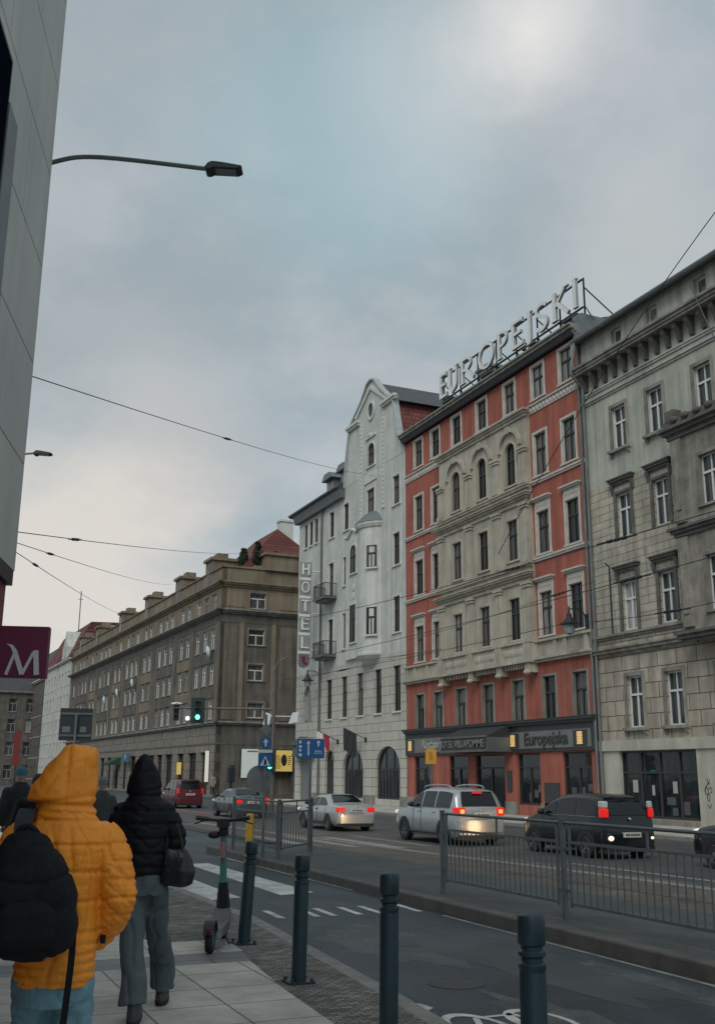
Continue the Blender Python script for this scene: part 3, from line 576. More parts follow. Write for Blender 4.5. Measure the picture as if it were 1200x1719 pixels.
# ================================================================ GREY HOUSE
gb=facade('grey_house','weathered grey green tenement with sooty window hoods, beside the red house',FX,37.5,ZB)
U=lambda Y:37.5-Y
WE=20.5
gc=[34.98,32.55,29.65,27.1,24.5,22.0,19.4]
ops2=[];
rr={4:(15.75,2.0),3:(11.76,1.97),2:(7.7,2.1),1:(3.62,2.13),5:(20.77,.7)}
up=[(U(Y),Z(z),w_,h) for Y in gc for z,h,w_ in ((15.75,2.0,.98),)]+[(U(Y),Z(20.77),.72,.72) for Y in (34.85,32.4,29.4,26.8,24.2,21.6,19)]
wall(gb,'wall','grey_stucco',0,WE,Z(14.4),Z(22.0),up,rev=.2)
wall(gb,'coursed_wall','grey_course',0,WE,Z(7.6),Z(14.4),[(U(Y),Z(z),.98,h) for Y in gc for z,h in ((11.76,1.97),(7.7,2.1))],rev=.19)
wall(gb,'block_wall','grey_block',0,WE,Z(3.14),Z(7.6),[(U(Y),Z(3.62),1.02,2.13) for Y in gc],rev=.19)
sho=[(U(33.9),Z(.02),4.66,2.66),(U(27.6),Z(.02),4.2,2.66),(U(22.0),Z(.02),4.2,2.66)]
wall(gb,'shop_wall','plain_stone',0,WE,0,Z(3.14),sho,rev=.3,y=-.03)
boxes(gb,'body_wall','grey_stucco',[(.02,WE,.42,13,0,Z(21.9))]); boxes(gb,'fascia_band','plain_stone',[(.0,WE,-.12,-.032,Z(2.7),Z(3.12))])
for Y in gc:
    bay=26.0<Y<30
    if not bay:
        win(gb,U(Y),Z(11.76),.98,1.97,.13,'white',sur='sootyhood',rev=.13,sm='sooty_stone'); win(gb,U(Y),Z(7.7),.98,2.1,.13,'white',sur='sootyhood',rev=.13,sm='sooty_stone')
    win(gb,U(Y),Z(15.75),.98,2.0,.13,'white',sur='sooty',rev=.13,sm='soot_trim')
    win(gb,U(Y),Z(3.62),1.02,2.13,.13,'white',sur='sooty',rev=.13,sm='soot_trim')
for Y in (34.85,32.4,29.4,26.8,24.2,21.6,19): win(gb,U(Y),Z(20.77),.72,.72,.2,'white',sur=None,rev=.2,bars=False,name='attic_window')
# projecting bay
bu0,bu1,by=U(30.95),U(24.4),-.7
bo=[(U(28.95),Z(z),1.05,h) for z,h in ((11.76,1.97),(7.7,2.1))]+[(U(26.4),Z(z),1.05,h) for z,h in ((11.76,1.97),(7.7,2.1))]
wall(gb,'projecting_bay','soot_trim',bu0,bu1,Z(6.85),Z(15.0),bo,rev=.19,y=by,thick=.76)
for u,z,w_,h in bo: win(gb,u,z,w_,h,by+.13,'white',sur='plain',rev=.13,sm='soot_trim')
cornice(gb,'bay_cornice','sooty_stone',bu0,bu1,Z(14.75),by,[(.2,.12),(.15,.25),(.12,.4),(.3,.2)]); cornice(gb,'bay_band','sooty_stone',bu0,bu1,Z(10.75),by,[(.15,.1),(.12,.2),(.1,.3)]); cornice(gb,'bay_band','sooty_stone',bu0,bu1,Z(6.65),by,[(.12,.1),(.16,.2),(.1,.3)])
for Y in (30.6,27.7,24.7):
    b=MB()
    for z0,z1 in ((7.2,10.7),(11.3,14.7)): b.box(U(Y)-.28,U(Y)+.28,by-.12,by+.02,Z(z0),Z(z1)); b.box(U(Y)-.14,U(Y)+.14,by-.17,by-.121,Z(z0)+.5,Z(z1)-.6)
    b.build('bay_pilaster',M('soot_trim'),gb)
b=MB(); 
for k in range(9): b.ball((bu0+.5+k*.65,by-.22,Z(15.5)),(.22,.12,.14),6)
b.box(bu0,bu1,by-.12,by+.7,Z(15.02),Z(15.6)); b.box(bu0-.05,bu0+.5,by-.22,by+.2,Z(15.5),Z(15.95)); b.build('bay_crest',M('sooty_stone'),gb)
# bands, cornice with brackets
cornice(gb,'string_course','soot_trim',0,bu0-.05,Z(6.7),0,[(.12,.08),(.14,.2),(.08,.28)],ends=False); cornice(gb,'sill_course','dirty_stone',0,bu0-.05,Z(7.42),0,[(.1,.08),(.1,.16)],ends=False)
cornice(gb,'string_course','grey_stucco',0,WE,Z(18.45),0,[(.1,.06),(.1,.12)],ends=False); cornice(gb,'string_course','grey_stucco',0,WE,Z(18.85),0,[(.1,.06),(.08,.1)],ends=False)
b=MB(); b.prism([(0,Z(19.1)),(0,Z(19.92)),(-.4,Z(19.92)),(-.38,Z(19.7)),(-.2,Z(19.45)),(-.12,Z(19.15))],-.11,.11,'x'); br=b.mesh('cornice_bracket',M('sooty_stone')); k=.35
while k<WE: put('cornice_bracket',br,gb,(k,0,0)); k+=.72
cornice(gb,'cornice','dirty_stone',0,WE,Z(19.92),0,[(.12,.54),(.14,.6),(.1,.68)],ends=False)
b=MB(); b.prism([(-.3,Z(21.6)),(-.4,Z(21.66)),(-.4,Z(21.84)),(.6,Z(22.5)),(9,Z(24.2)),(13,Z(22)),(.2,Z(21.9))],-.05,WE,'x'); b.build('roof',M('slate_roof'),gb)
b=MB(); b.tube([(-.05,-.45,Z(21.74)),(WE,-.45,Z(21.74))],.13,8); b.build('gutter',M('gutter'),gb,smooth=True)
b=MB(); b.prism([(-.2,Z(21.4)),(-.2,Z(23.2)),(.2,Z(23.45)),(5,Z(23.3)),(5,Z(21.4))],-.28,-.06,'x'); b.build('fire_wall',M('zinc'),gb)
b=MB(); b.tube([(.16,-.12,0),(.16,-.12,Z(19.4)),(.16,-.75,Z(20.0)),(.16,-.5,Z(21.6))],.07,8); b.build('drain_pipe',M('zinc'),gb,smooth=True)
b=MB(); b.tube([(1.35,-.08,Z(7.5)),(1.35,-.08,Z(10.6)),(1.35,-.3,Z(10.75))],.035,6); b.build('service_cable',M('cast_black'),gb)
for k,(u,z,w_,h) in enumerate(sho):
    f=MB(); y=.12
    for q in [0,1,2,3,4]: a=u-w_/2+w_*q/4; f.box(max(a-.05,u-w_/2),min(a+.05,u+w_/2),y,y+.1,z,z+h)
    for q in (0,h*.31,h-.08): f.box(u-w_/2,u+w_/2,y+.005,y+.09,z+h-q-.08 if q else z+h-.08,z+h-q if q else z+h)
    f.box(u-w_/2,u+w_/2,y+.006,y+.09,z,z+.1); sw=f.build('shop_window',M('dark_frame'),gb)
    g=MB(); g.quad((u-w_/2,y+.06,z),(u+w_/2,y+.06,z),(u+w_/2,y+.06,z+h),(u-w_/2,y+.06,z+h)); g.build('pane',M('shop_pane'),sw)
    if k==0:
        for a,q,ww,hh in ((.55,1.0,.32,.5),(1.75,.9,.15,.4),(3.0,1.0,.25,.45),(2.6,.55,.5,.3),(3.4,.2,.5,.5),(1.5,.2,.2,.35),(2.9,.15,.3,.3)):
            b=MB(); b.box(u-w_/2+a,u-w_/2+a+ww,y+.045,y+.055,z+q,z+q+hh); b.build('poster',M('letter_dim') if ww<.33 and q>.8 else mat('shelf_dark',(.07,.08,.08),.6,.2),sw)
each('plinth','dirty_stone',gb,[(0,U(36.24),-.1,-.032,0,.3),(U(36.2),U(31.6),-.2,-.032,0,.2)])
# scribble on the pier
b=MB(); 
for pts in ([(0,.5),(.1,.62),(.2,.5),(.12,.4),(.02,.45),(.14,.66),(.3,.7)],[(.1,.35),(.18,.2),(.26,.34),(.2,.42),(.12,.3)],[(.22,.55),(.34,.6),(.38,.48),(.28,.44)],[(.12,.12),(.22,.02),(.3,.14)],[(.16,.85),(.22,.7),(.3,.82)]):
    b.tube([(U(31.25)+v.x,-.037,Z(.5)+v.y*1.3) for v in rounded([(p,q,0) for p,q in pts],5)],.012,5)
b.build('graffiti',M('cast_black'),gb)
# ================================================================ WHITE GABLED HOUSE
wb=facade('white_gabled_house','white stuccoed house with tall curved gable, round arches and bow turret',FX,75.6,ZB)
U=lambda Y:75.6-Y
WW=19.18
ops=[(U(61.72),Z(22.35),1.15,1.65,1),(U(61.75),Z(18.9),1.25,1.8)]
for z,h in ((18.65,1.95),(14.65,2.1),(10.35,2.28)): ops.append((U(57.72),Z(z),.98,h))
for z,h in ((18.7,1.98),(14.7,2.05),(10.2,2.5)): ops.append((U(65.98),Z(z),.95,h))
for z,h in ((18.7,1.98),(14.2,2.58),(10.0,2.6)): ops.append((U(68.7),Z(z),.95,h))
tri=[(U(Y),Z(18.95),.62,1.93) for Y in (74.12,73.0,71.9)]
arch_ops=[]
wall(wb,'wall','white_stucco',0,WW,Z(9.1),Z(21.9),[o for o in ops if o[1]+o[3]<Z(21.9)]+tri,rev=.13)
low=[(U(Y),Z(5.47),1.02,2.8) for Y in (57.75,60.53,63.37,66.1,68.87)]
ga=[(U(68.64),Z(.3),1.62,3.04,1),(U(64.52),Z(.18),3.46,3.17,1.45),(U(59.12),Z(.2),3.56,3.2,1.45)]
gw=[(U(73.2),Z(5.4),1.9,2.75,1.5)]; dr=[(U(73.4),Z(-.15),2.7,3.1)]
wall(wb,'rusticated_wall','white_rustic',0,WW,0,Z(9.1),low+ga+gw+dr,rev=.2)
boxes(wb,'body_wall','white_stucco',[(.02,WW-.02,.45,13,0,Z(21.8))])
# gable front as one outlined wall with the two openings
prof=[(66.25,21.88),(66.05,23.2),(65.75,24.6),(65.4,25.9),(65.5,26.15),(64.9,26.5),(63.3,27.5),(62.3,28.5),(61.75,28.65),(61.2,28.5),(60.2,27.5),(58.9,26.45),(58.0,26.15),(58.1,25.9),(57.75,24.6),(57.4,23.4),(56.95,22.6),(56.44,22.2),(56.44,21.88)]
def gable_wall():
    bm=bmesh.new(); outl=[bm.verts.new((U(Y),0,Z(z))) for Y,z in prof]; E=[bm.edges.new((outl[i],outl[(i+1)%len(outl)])) for i in range(len(outl))]
    x=.575; hs=Z(24.0)-x; hole=[(U(61.72)-x,Z(22.35)),(U(61.72)+x,Z(22.35))]+arc(U(61.72),hs,x,x,0,180,14)
    h=[bm.verts.new((p,0,q)) for p,q in hole]; E+=[bm.edges.new((h[i],h[(i+1)%len(h)])) for i in range(len(h))]
    bmesh.ops.triangle_fill(bm,use_beauty=True,use_dissolve=False,edges=E)
    for a,c in list(zip(hole,hole[1:]+hole[:1])):
        bm.faces.new([bm.verts.new(v) for v in ((a[0],0,a[1]),(c[0],0,c[1]),(c[0],.13,c[1]),(a[0],.13,a[1]))])
    me=bpy.data.meshes.new('gable'); bm.to_mesh(me); bm.free(); me.materials.append(M('white_stucco')); return me
put('gable',gable_wall(),wb)
b=MB(); ps=[(U(Y),Z(z)) for Y,z in prof]
for i in range(len(ps)-2):        # coping along the outline
    a,c=Vector(ps[i]),Vector(ps[i+1]); t=(c-a).normalized(); n_=Vector((-t.y,t.x))
    b.prism([tuple(a-t*.02),tuple(c+t*.02),tuple(c+t*.02+n_*.12),tuple(a-t*.02+n_*.12)],-.16-.002*(i%3),.3,'y')
b.build('gable_coping',mat('pale_zinc',(.40,.44,.43),.5,.2,2,metal=.2),wb)
for y0,y1 in ((65.75,63.6),(59.9,57.6)): b=MB(); b.box(U(y0),U(y1),-.28,-.001,Z(26.1),Z(26.28)); b.box(U(y0)+.06,U(y1)-.06,-.18,-.001,Z(25.94),Z(26.1)); b.build('gable_moulding',M('white_trim'),wb)
b=MB(); b.prism([(U(64.4),Z(26.7)),(U(61.75),Z(28.3)),(U(59.0),Z(26.5)),(U(59.2),Z(26.35)),(U(61.75),Z(28.0)),(U(64.2),Z(26.5))],-.12,-.001,'y')
b.build('gable_moulding',M('white_trim'),wb)
b=MB(); A=arc(U(61.7),Z(26.4),.62,.72,0,360,28); B=arc(U(61.7),Z(26.4),.42,.52,0,360,28)
for i in range(28): b.prism([A[i],A[i+1],B[i+1],B[i]],-.1,-.001,'y')
oc=b.build('oculus_window',M('white_trim'),wb); g=MB(); g.add([(p,-.012,q) for p,q in B[:-1]],[tuple(range(28))]); g.build('pane',M('dark_pane'),oc)
for Y in (63.45,59.75): 
    b=MB()
    for k in range(23): b.box(U(Y)-.17,U(Y)+.17,-.06,-.001,Z(18.9)+k*.31,Z(18.9)+k*.31+.27)
    b.build('quoin_strip',M('white_trim'),wb)
b=MB(); b.box(U(62.75),U(60.75),-.07,-.001,Z(21.2),Z(21.85)); b.build('gable_ornament',M('white_trim'),wb); b=MB(); b.box(U(62.6),U(60.9),-.1,-.001,Z(24.4),Z(24.55)); b.ball((U(61.9),-.05,Z(24.62)),(.45,.09,.16),8)
b.build('gable_ornament',M('white_trim'),wb)
win(wb,ops[0][0],ops[0][1],1.15,1.65,.09,'dark',arch=1,sur='arch',rev=.09,sm='white_trim')
win(wb,ops[1][0],ops[1][1],1.25,1.8,.09,'dark',sur='thin',rev=.09,sm='white_trim')
for u,z,w_,h in ops[2:]: win(wb,u,z,w_,h,.09,'dark',sur='plain' if u>U(58.5) else 'thin',rev=.09,sm='white_trim')
for o in tri: win(wb,*o[:4],.07,'dark',sur='sill',rev=.07,sm='white_trim',bars='single')
for o in low: win(wb,*o,.14,'dark',sur='sill',rev=.14,sm='white_trim',bars='single')
for u,z,w_,h,r in ga:
    f=MB(); x=w_/2; hs=z+h-(x if r==1 else r); ry_=x if r==1 else r; A=arc(u,hs,x,ry_,0,180,20); B=arc(u,hs,x-.09,ry_-.09,0,180,20)
    for i in range(20): f.prism([A[i],A[i+1],B[i+1],B[i]],.18,.26,'y')
    for q in (-x+.045,-x/3,x/3,x-.045): f.box(u+q-.045,u+q+.045,.182,.258,z,hs+ry_*math.sqrt(max(0,1-(q/x)**2))*.99)
    f.box(u-x,u+x,.184,.256,hs-.05,hs+.05); f.box(u-x,u+x,.186,.254,z,z+.1)
    fr=f.build('arched_window',M('dark_frame'),wb); g=MB(); P=[(u-x,z),(u+x,z)]+A; g.add([(p,.22,q) for p,q in P],[tuple(range(len(P)))]); g.build('pane',M('curtain_pane' if 0 else 'shop_pane'),fr)
    b=MB()
    for k in range(7): 
        a=u-x+.15+k*(w_-.3)/7; b.tube([(a+.12,.213,z+.1),(a+.1+.05*(k%2),.213,hs+.1)],.07,6)
    b.build('curtain',mat('dark_curtain',(.04,.045,.05),.9,.3,3),fr)
u,z,w_,h,r=gw[0]; f=MB(); x=w_/2
for q in (-x+.05,0,x-.05): f.box(u+q-.05,u+q+.05,.18,.26,z,z+h-r+r*math.sqrt(max(0,1-(q/x)**2))*.98)
for q in(-x/2,): f.box(u-x,u-.25,.17,.27,z+.2,z+2.0)
fr=f.build('pointed_window',M('grey_frame'),wb); g=MB(); P=[(u-x,z),(u+x,z)]+arc(u,z+h-r,x,r,0,180,16); g.add([(p,.22,q) for p,q in P],[tuple(range(len(P)))]); g.build('pane',M('dark_pane'),fr)
b=MB(); b.box(U(74.75),U(72.05),.2,.26,0,Z(2.95)); d=b.build('entrance_door',mat('door_grey',(.15,.16,.165),.6,.15,2),wb); b=MB(); b.tube([(U(72.35),.14,1.0),(U(72.35),.14,1.4)],.025,6); b.build('handle',M('cast_black'),d)
b=MB(); b.box(U(75.0),U(71.2),-.5,.02,Z(2.95),Z(3.15)); b.box(U(74.9),U(71.3),-.42,.02,Z(3.15),Z(3.8)); b.prism([(U(75.1),Z(3.8)),(U(71.1),Z(3.8)),(U(71.1),Z(3.95)),(U(73.1),Z(4.4)),(U(75.1),Z(3.95))],-.55,.02,'y'); b.build('entrance_hood',M('sooty_stone'),wb)
each('plinth','dirty_stone',wb,[(U(67.8),U(66.28),-.06,.02,0,.55),(U(62.75),U(60.95),-.06,.02,0,.55),(U(57.3),WW,-.06,.02,0,.55),(U(71.9),U(69.5),-.06,.02,0,.55)])
# bow turret and the flat oriel strip beside it
b=MB(); b.box(U(65.5),U(63.15),-.22,.001,Z(9.3),Z(17.6)); b.build('oriel',M('white_stucco'),wb)
b=MB(); b.tube([(U(65.7),-.2,Z(18.0)),(U(65.1),-.24,Z(17.9)),(U(64.3),-.26,Z(18.35)),(U(63.6),-.26,Z(18.1)),(U(63.0),-.24,Z(18.1))],.13,8); b.box(U(65.5),U(63.15),-.22,.001,Z(17.6),Z(18.05)); b.build('oriel_cornice',M('white_trim'),wb,smooth=True)
for z,h,ar in ((15.2,2.0,1),(10.4,2.6,0)): win(wb,U(64.1),Z(z),1.0,h,-.28,'dark',arch=ar,sur='arch' if ar else 'thin',rev=-.04,sm='white_trim')
for z in (14.2,13.6): b=MB(); b.ball((U(64.1),-.24,Z(z)),(.22,.05,.28),8); b.build('oriel_ornament',M('white_trim'),wb)
tu,tr,ty=U(61.55),1.62,.75
b=MB(); b.lathe([(.3,Z(8.35)),(.9,Z(8.5)),(tr-.15,Z(8.95)),(tr+.08,Z(9.2)),(tr+.08,Z(9.35)),(tr,Z(9.4)),(tr,Z(17.7)),(tr+.1,Z(17.75)),(tr+.2,Z(17.95)),(tr+.2,Z(18.1))],(tu,ty,0),36); b.build('bow_turret',M('white_stucco'),wb,smooth=True,angle=25)
b=MB(); b.lathe([(tr+.24,Z(18.1)),(tr+.1,Z(18.3)),(tr*.8,Z(18.75)),(tr*.5,Z(19.05)),(.05,Z(19.2))],(tu,ty,0),36); b.build('turret_cap',M('zinc'),wb,smooth=True)
for z,h in ((14.95,1.5),(10.5,1.8)):
    an=R(40); o=win(wb,tu+(tr+.03)*math.sin(an),Z(z),.72,h,ty-(tr+.03)*math.cos(an),'dark',sur='sill',rev=.03,sm='white_trim',bars='single'); o.rotation_euler=(0,0,an)
# balconies on the left
for z in (14.2,10.0):
    b=MB(); b.box(U(69.9),U(67.6),-1.0,.0,Z(z)-.22,Z(z)-.06); b.box(U(69.7),U(67.8),-.8,.0,Z(z)-.36,Z(z)-.22); bal=b.build('balcony',M('gutter'),wb)
    b=MB()
    for (x0,y0,x1,y1) in ((U(69.85),-.95,U(67.65),-.95),(U(69.85),-.95,U(69.85),-.02),(U(67.65),-.95,U(67.65),-.02)):
        for q in (.02,.95): b.tube([(x0,y0,Z(z)-.06+q),(x1,y1,Z(z)-.06+q)],.03,6)
        n=int(math.hypot(x1-x0,y1-y0)/.13)
        for k in range(n+1): t=k/n; b.tube([(x0+(x1-x0)*t,y0+(y1-y0)*t,Z(z)-.05),(x0+(x1-x0)*t,y0+(y1-y0)*t,Z(z)+.9)],.014,4)
    b.build('railing',M('cast_black'),bal)
# left wing roof, dormers, main roof behind gable
b=MB(); b.prism([(-.55,Z(21.85)),(-.6,Z(22.0)),(-.55,Z(22.12)),(4.5,Z(25.6)),(9,Z(25.6)),(13,Z(21.9)),(.1,Z(21.8))],-.9,U(66.3),'x'); b.build('roof',M('slate_roof'),wb)
b=MB(); b.prism([(-.35,Z(21.2)),(-.5,Z(21.85)),(.02,Z(21.85)),(.02,Z(21.2))],-.3,U(66.3),'x'); b.tube([(-.9,-.62,Z(22.0)),(U(66.3),-.62,Z(22.0))],.1,8); b.build('eaves',M('gutter'),wb)
for Y in (70.0,67.2):
    b=MB(); b.box(U(Y)-.75,U(Y)+.75,.35,3.2,Z(22.5),Z(23.6)); b.prism([(U(Y)-1.0,Z(23.55)),(U(Y)+1.0,Z(23.55)),(U(Y)+.5,Z(24.05)),(U(Y)-.5,Z(24.05))],.0,3.4,'y'); do=b.build('dormer',M('zinc'),wb)
    b=MB(); b.box(U(Y)-.6,U(Y)-.08,.32,.349,Z(22.7),Z(23.5)); b.box(U(Y)+.08,U(Y)+.6,.32,.349,Z(22.7),Z(23.5)); b.build('pane',M('dark_pane'),do)
gx=[(U(66.2),21.9),(U(65.9),23.4),(U(65.4),25.9)]; gx2=[(U(58.2),25.9),(U(57.6),23.8),(U(56.5),22.2)]
for side in (gx,gx2):
    b=MB(); 
    for (a,za),(c,zc) in zip(side,side[1:]): b.quad((a,.3,Z(za)),(c,.3,Z(zc)),(c,13,Z(zc)),(a,13,Z(za)))
    o=b.build('mansard_roof',bricks('roof_tile_side',(.18,.055,.045),(.085,.03,.025),.3,.34,.03,'yz',.8,bump=1,wear=.3,tint=.15),wb)
b=MB(); b.prism([(U(65.5),Z(25.85)),(U(61.75),Z(28.3)),(U(58.0),Z(25.85)),(U(57.7),Z(25.85)),(U(61.75),Z(28.55)),(U(65.8),Z(25.85))],.3,13,'y'); b.build('ridge_roof',M('slate_roof'),wb)
b=MB(); b.tube([(U(70.5),-.12,0),(U(70.5),-.12,Z(21.4)),(U(70.5),-.4,Z(21.8))],.08,8); b.build('drain_pipe',M('gutter'),wb,smooth=True)
# vertical blade sign with letters, hung off the corner
hs=thing('hotel_sign','vertical pale blade sign spelling HOTEL with a small shield on the white house','sign',(26.8,70.9,9.3))
b=MB(); b.box(-.4,.4,.0,.14,1.0,7.9); b.tube([(.45,.07,7.2),(1.25,.07,7.2)],.05,6); b.tube([(.45,.07,4.0),(1.25,.07,4.0)],.05,6); b.tube([(.45,.07,1.3),(1.25,.07,1.3)],.05,6); b.build('sign_board',M('letter_grey'),hs)
for i,ch in enumerate('HOTEL'):
    z=6.75-i*1.38; b=MB(); b.box(-.46,.46,-.05,-.001,z,z+1.12); bx=b.build('letter_box',mat('box_grey',(.27,.29,.28),.5,.15,2),hs); b=MB(); letter(b,ch,-.32,z+.14,.64,.84,-.11,.06); b.build('sign_letter',mat('letter_pale',(.72,.74,.71),.5,.1,2),bx)
b=MB(); b.prism([(-.42,0.95),(.42,.95),(.42,.3),(.3,.05),(0,-.08),(-.3,.05),(-.42,.3)],-.04,.12,'y'); sh=b.build('shield',M('sign_back'),hs); b=MB(); b.prism([(-.25,.75),(.1,.8),(.05,.4),(.28,.3),(.2,.12),(-.1,.25)],-.06,-.041,'y'); b.build('shield_mark',M('maroon'),sh)
# flags
for nm,lab,Y,colr in (('flag','small red and white flag on a slanted pole over the first arch',67.0,0),('flag','dark drooping flag on a slanted pole over the middle arch',62.3,1)):
    fl=thing(nm,lab,'flag',(FX,Y,3.9),0,'flags on the white house'); b=MB(); b.tube([(0,0,0),(-1.2,1.0,.75)],.03,6); b.box(-.12,.0,-.06,.06,-.2,.12); b.build('pole',M('cast_black'),fl)
    hh=1.5 if colr else .95
    def cloth(x0,x1,m_):
        b=MB(); n=8
        P=[[(-1.2+.7*(x0+(x1-x0)*i/n),1.0-.58*(x0+(x1-x0)*i/n)+.05*math.sin(i*1.7+j),.75-.44*(x0+(x1-x0)*i/n)-hh*j/5+.12*math.sin(i*.9)*j/5) for i in range(n+1)] for j in range(6)]
        for j in range(5):
            for i in range(n): b.quad(P[j][i],P[j][i+1],P[j+1][i+1],P[j+1][i])
        b.build('cloth',m_,fl,smooth=True)
    if colr: cloth(0,1,M('cast_black'))
    else: cloth(0,.5,mat('flag_white',(.6,.58,.56),.8,.1)); cloth(.5,1,mat('flag_red',(.33,.02,.035),.8,.1))
# ================================================================ BEIGE CORNER BLOCK
BA=-1.6
bb=facade('beige_corner_block','long dark beige block across the side street with stone shop floor',24.94,86.56,-.31,math.degrees(math.atan2(-math.cos(R(BA)),-math.sin(R(BA)))))
BL=72
Zb=lambda z:z+.31
u_=lambda a:-a
bops=[]
T3=[2.3,4.6,7.0,16.3,18.5,20.8,31,33.2,35.6,45.8,48.2,50.8,60.5,62.8,65.2]; T2=[10.2,12.4,25,27.2,39.6,41.8,54.4,56.7,69.2]
F=[(15.85,1.5),(12.4,1.85),(9.3,1.85),(6.3,1.75)]
al=[(u_(a),Zb(z),1.25,h) for a in T3+T2 for z,h in F]
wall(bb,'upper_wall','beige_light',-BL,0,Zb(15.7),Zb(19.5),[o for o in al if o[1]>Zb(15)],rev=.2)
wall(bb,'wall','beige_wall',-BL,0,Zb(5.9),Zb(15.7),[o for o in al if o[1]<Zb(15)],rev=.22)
shp=[(u_(a),.25,2.6 if i%2 else 2.2,3.55) for i,a in enumerate((3.4,7.2,11.0,15.2,18.6,22,26,30,34,38,42,46,50,54,58,62,66,70))]
wall(bb,'shop_wall','beige_base',-BL,0,0,Zb(5.9),shp,rev=.4)
EX=14
# end facade, seen square on: own frame turned a quarter
ef=put('end_facade',None,bb,(0,0,0),(0,0,R(90)))
eo=[(3.35,Zb(15.95),1.55,1.42),(3.3,Zb(12.7),1.5,1.4),(3.3,Zb(9.6),1.45,1.4),(3.4,Zb(6.4),1.5,1.3)]
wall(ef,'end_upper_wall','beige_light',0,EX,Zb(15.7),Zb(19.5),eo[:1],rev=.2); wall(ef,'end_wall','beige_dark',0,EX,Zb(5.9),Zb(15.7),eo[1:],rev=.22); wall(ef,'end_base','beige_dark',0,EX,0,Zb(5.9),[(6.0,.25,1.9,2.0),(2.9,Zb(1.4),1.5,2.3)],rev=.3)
boxes(bb,'body_wall','beige_wall',[(-BL+.05,-.45,.45,EX,0,Zb(19.4))])
def win2(root,u,z,w_,h,kind='grey'): return win(root,u,z,w_,h,.09,kind,sur='sill',rev=.09,bars='single',sm='dirty_stone')
for o in al: win2(bb,*o,kind='white' if random.random()<.82 else 'grey')
for o in eo: win(ef,*o,.16,'white',sur='plain',rev=.16,bars='single',sm='beige_light')
for u,z,w_,h in shp:
    f=MB(); f.box(u-w_/2,u-w_/2+.1,.25,.35,z,z+h); f.box(u+w_/2-.1,u+w_/2,.25,.35,z,z+h); f.box(u-.05,u+.05,.255,.35,z,z+h); f.box(u-w_/2,u+w_/2,.26,.345,z+h-.7,z+h-.6); fr=f.build('shop_window',M('dark_frame'),bb)
    g=MB(); g.quad((u-w_/2,.32,z),(u+w_/2,.32,z),(u+w_/2,.32,z+h),(u-w_/2,.32,z+h)); g.build('pane',M('shop_pane'),fr)
for root,u0,u1 in ((bb,-BL,0),(ef,0,EX)):
    cornice(root,'cornice','dirty_stone',u0,u1,Zb(15.35),0,[(.14,.15),(.14,.4),(.12,.55)]); cornice(root,'upper_cornice','beige_light',u0,u1,Zb(17.75),0,[(.2,.12),(.16,.3),(.14,.42)]); cornice(root,'parapet_cap','beige_light',u0,u1,Zb(19.5),0,[(.12,.12)]); cornice(root,'shop_cornice','dirty_stone',u0,u1,Zb(5.75),0,[(.16,.12),(.16,.3)])
    b=MB(); n=int((u1-u0)/7.4)
    b.box(u0+.01,u1-.01,-.03,-.001,Zb(14.6),Zb(15.34)); b.box(u0+.01,u1-.01,-.03,-.001,Zb(4.1),Zb(4.25)); b.build('frieze_band',M('beige_dark'),root)
each('pilaster','beige_wall',bb,[(u_(a)-.4,u_(a)+.4,-.12,-.001,Zb(6.1),Zb(14.6)) for a in (.5,8.6,14.4,23.0,29.0,37.6,43.6,52.6,58.6,67.2)])
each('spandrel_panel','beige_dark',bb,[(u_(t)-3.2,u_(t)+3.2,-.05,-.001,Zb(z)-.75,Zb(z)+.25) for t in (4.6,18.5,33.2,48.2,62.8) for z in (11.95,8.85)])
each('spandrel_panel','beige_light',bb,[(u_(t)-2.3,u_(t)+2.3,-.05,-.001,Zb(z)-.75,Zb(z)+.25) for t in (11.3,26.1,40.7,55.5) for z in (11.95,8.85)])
each('pilaster','beige_light',ef,[(u-.2,u+.2,-.1,-.001,Zb(6.1),Zb(14.6)) for u in (1.9,4.9)])
each('wall_panel','beige_light',ef,[(5.4,8.5,-.06,-.001,Zb(16.0),Zb(17.3)),(.5,2.1,-.05,-.001,Zb(16.0),Zb(17.4))]); each('wall_panel','beige_wall',ef,[(.3,1.5,-.06,-.001,Zb(6.2),Zb(14.4)),(5.5,8.5,-.06,-.001,Zb(6.2),Zb(14.4))])
bpy.context.view_layer.update()
def shrub(u,d,h,lab):
    p=bb.matrix_local@Vector((u,d,Zb(19.5))); t=thing('roof_shrub',lab,'shrub',p,0,'shrubs on the beige roof terrace'); b=MB(); b.box(-.45,.45,-.45,.45,0,.55); b.build('planter',M('dirty_stone'),t); b=MB(); b.tube([(0,0,.5),(0,0,h*.8)],.05,6); b.build('trunk',M('cast_black'),t)
    b=MB()
    for k in range(420):
        q=random.random(); r=.55*(1-abs(q-.35)*.9)*random.random()**.5; an=random.random()*6.28; c=Vector((r*math.cos(an),r*math.sin(an),.55+q*(h-.5))); v=Vector((random.gauss(0,1),random.gauss(0,1),random.gauss(0,1))).normalized()*.13; w2=v.cross(Vector((random.random(),.3,random.random()))).normalized()*.08
        b.add([c-v,c+w2,c+v,c-w2],[(0,1,2,3)])
    put('crown',b.mesh('crown',M('leafy'),fix=False),t)
shrub(-1.2,3.6,2.8,'tallest dark shrub on the roof terrace of the beige block'); shrub(-2.2,2.6,2.3,'dark shrub beside the tallest one on the beige roof terrace'); shrub(-1.0,5.2,2.0,'low dark shrub in front of the red roof'); shrub(-7.6,1.6,2.4,'dark shrub farther along the beige roof, past the first dormer'); shrub(-8.8,1.7,2.0,'small dark shrub farthest along the beige roof')
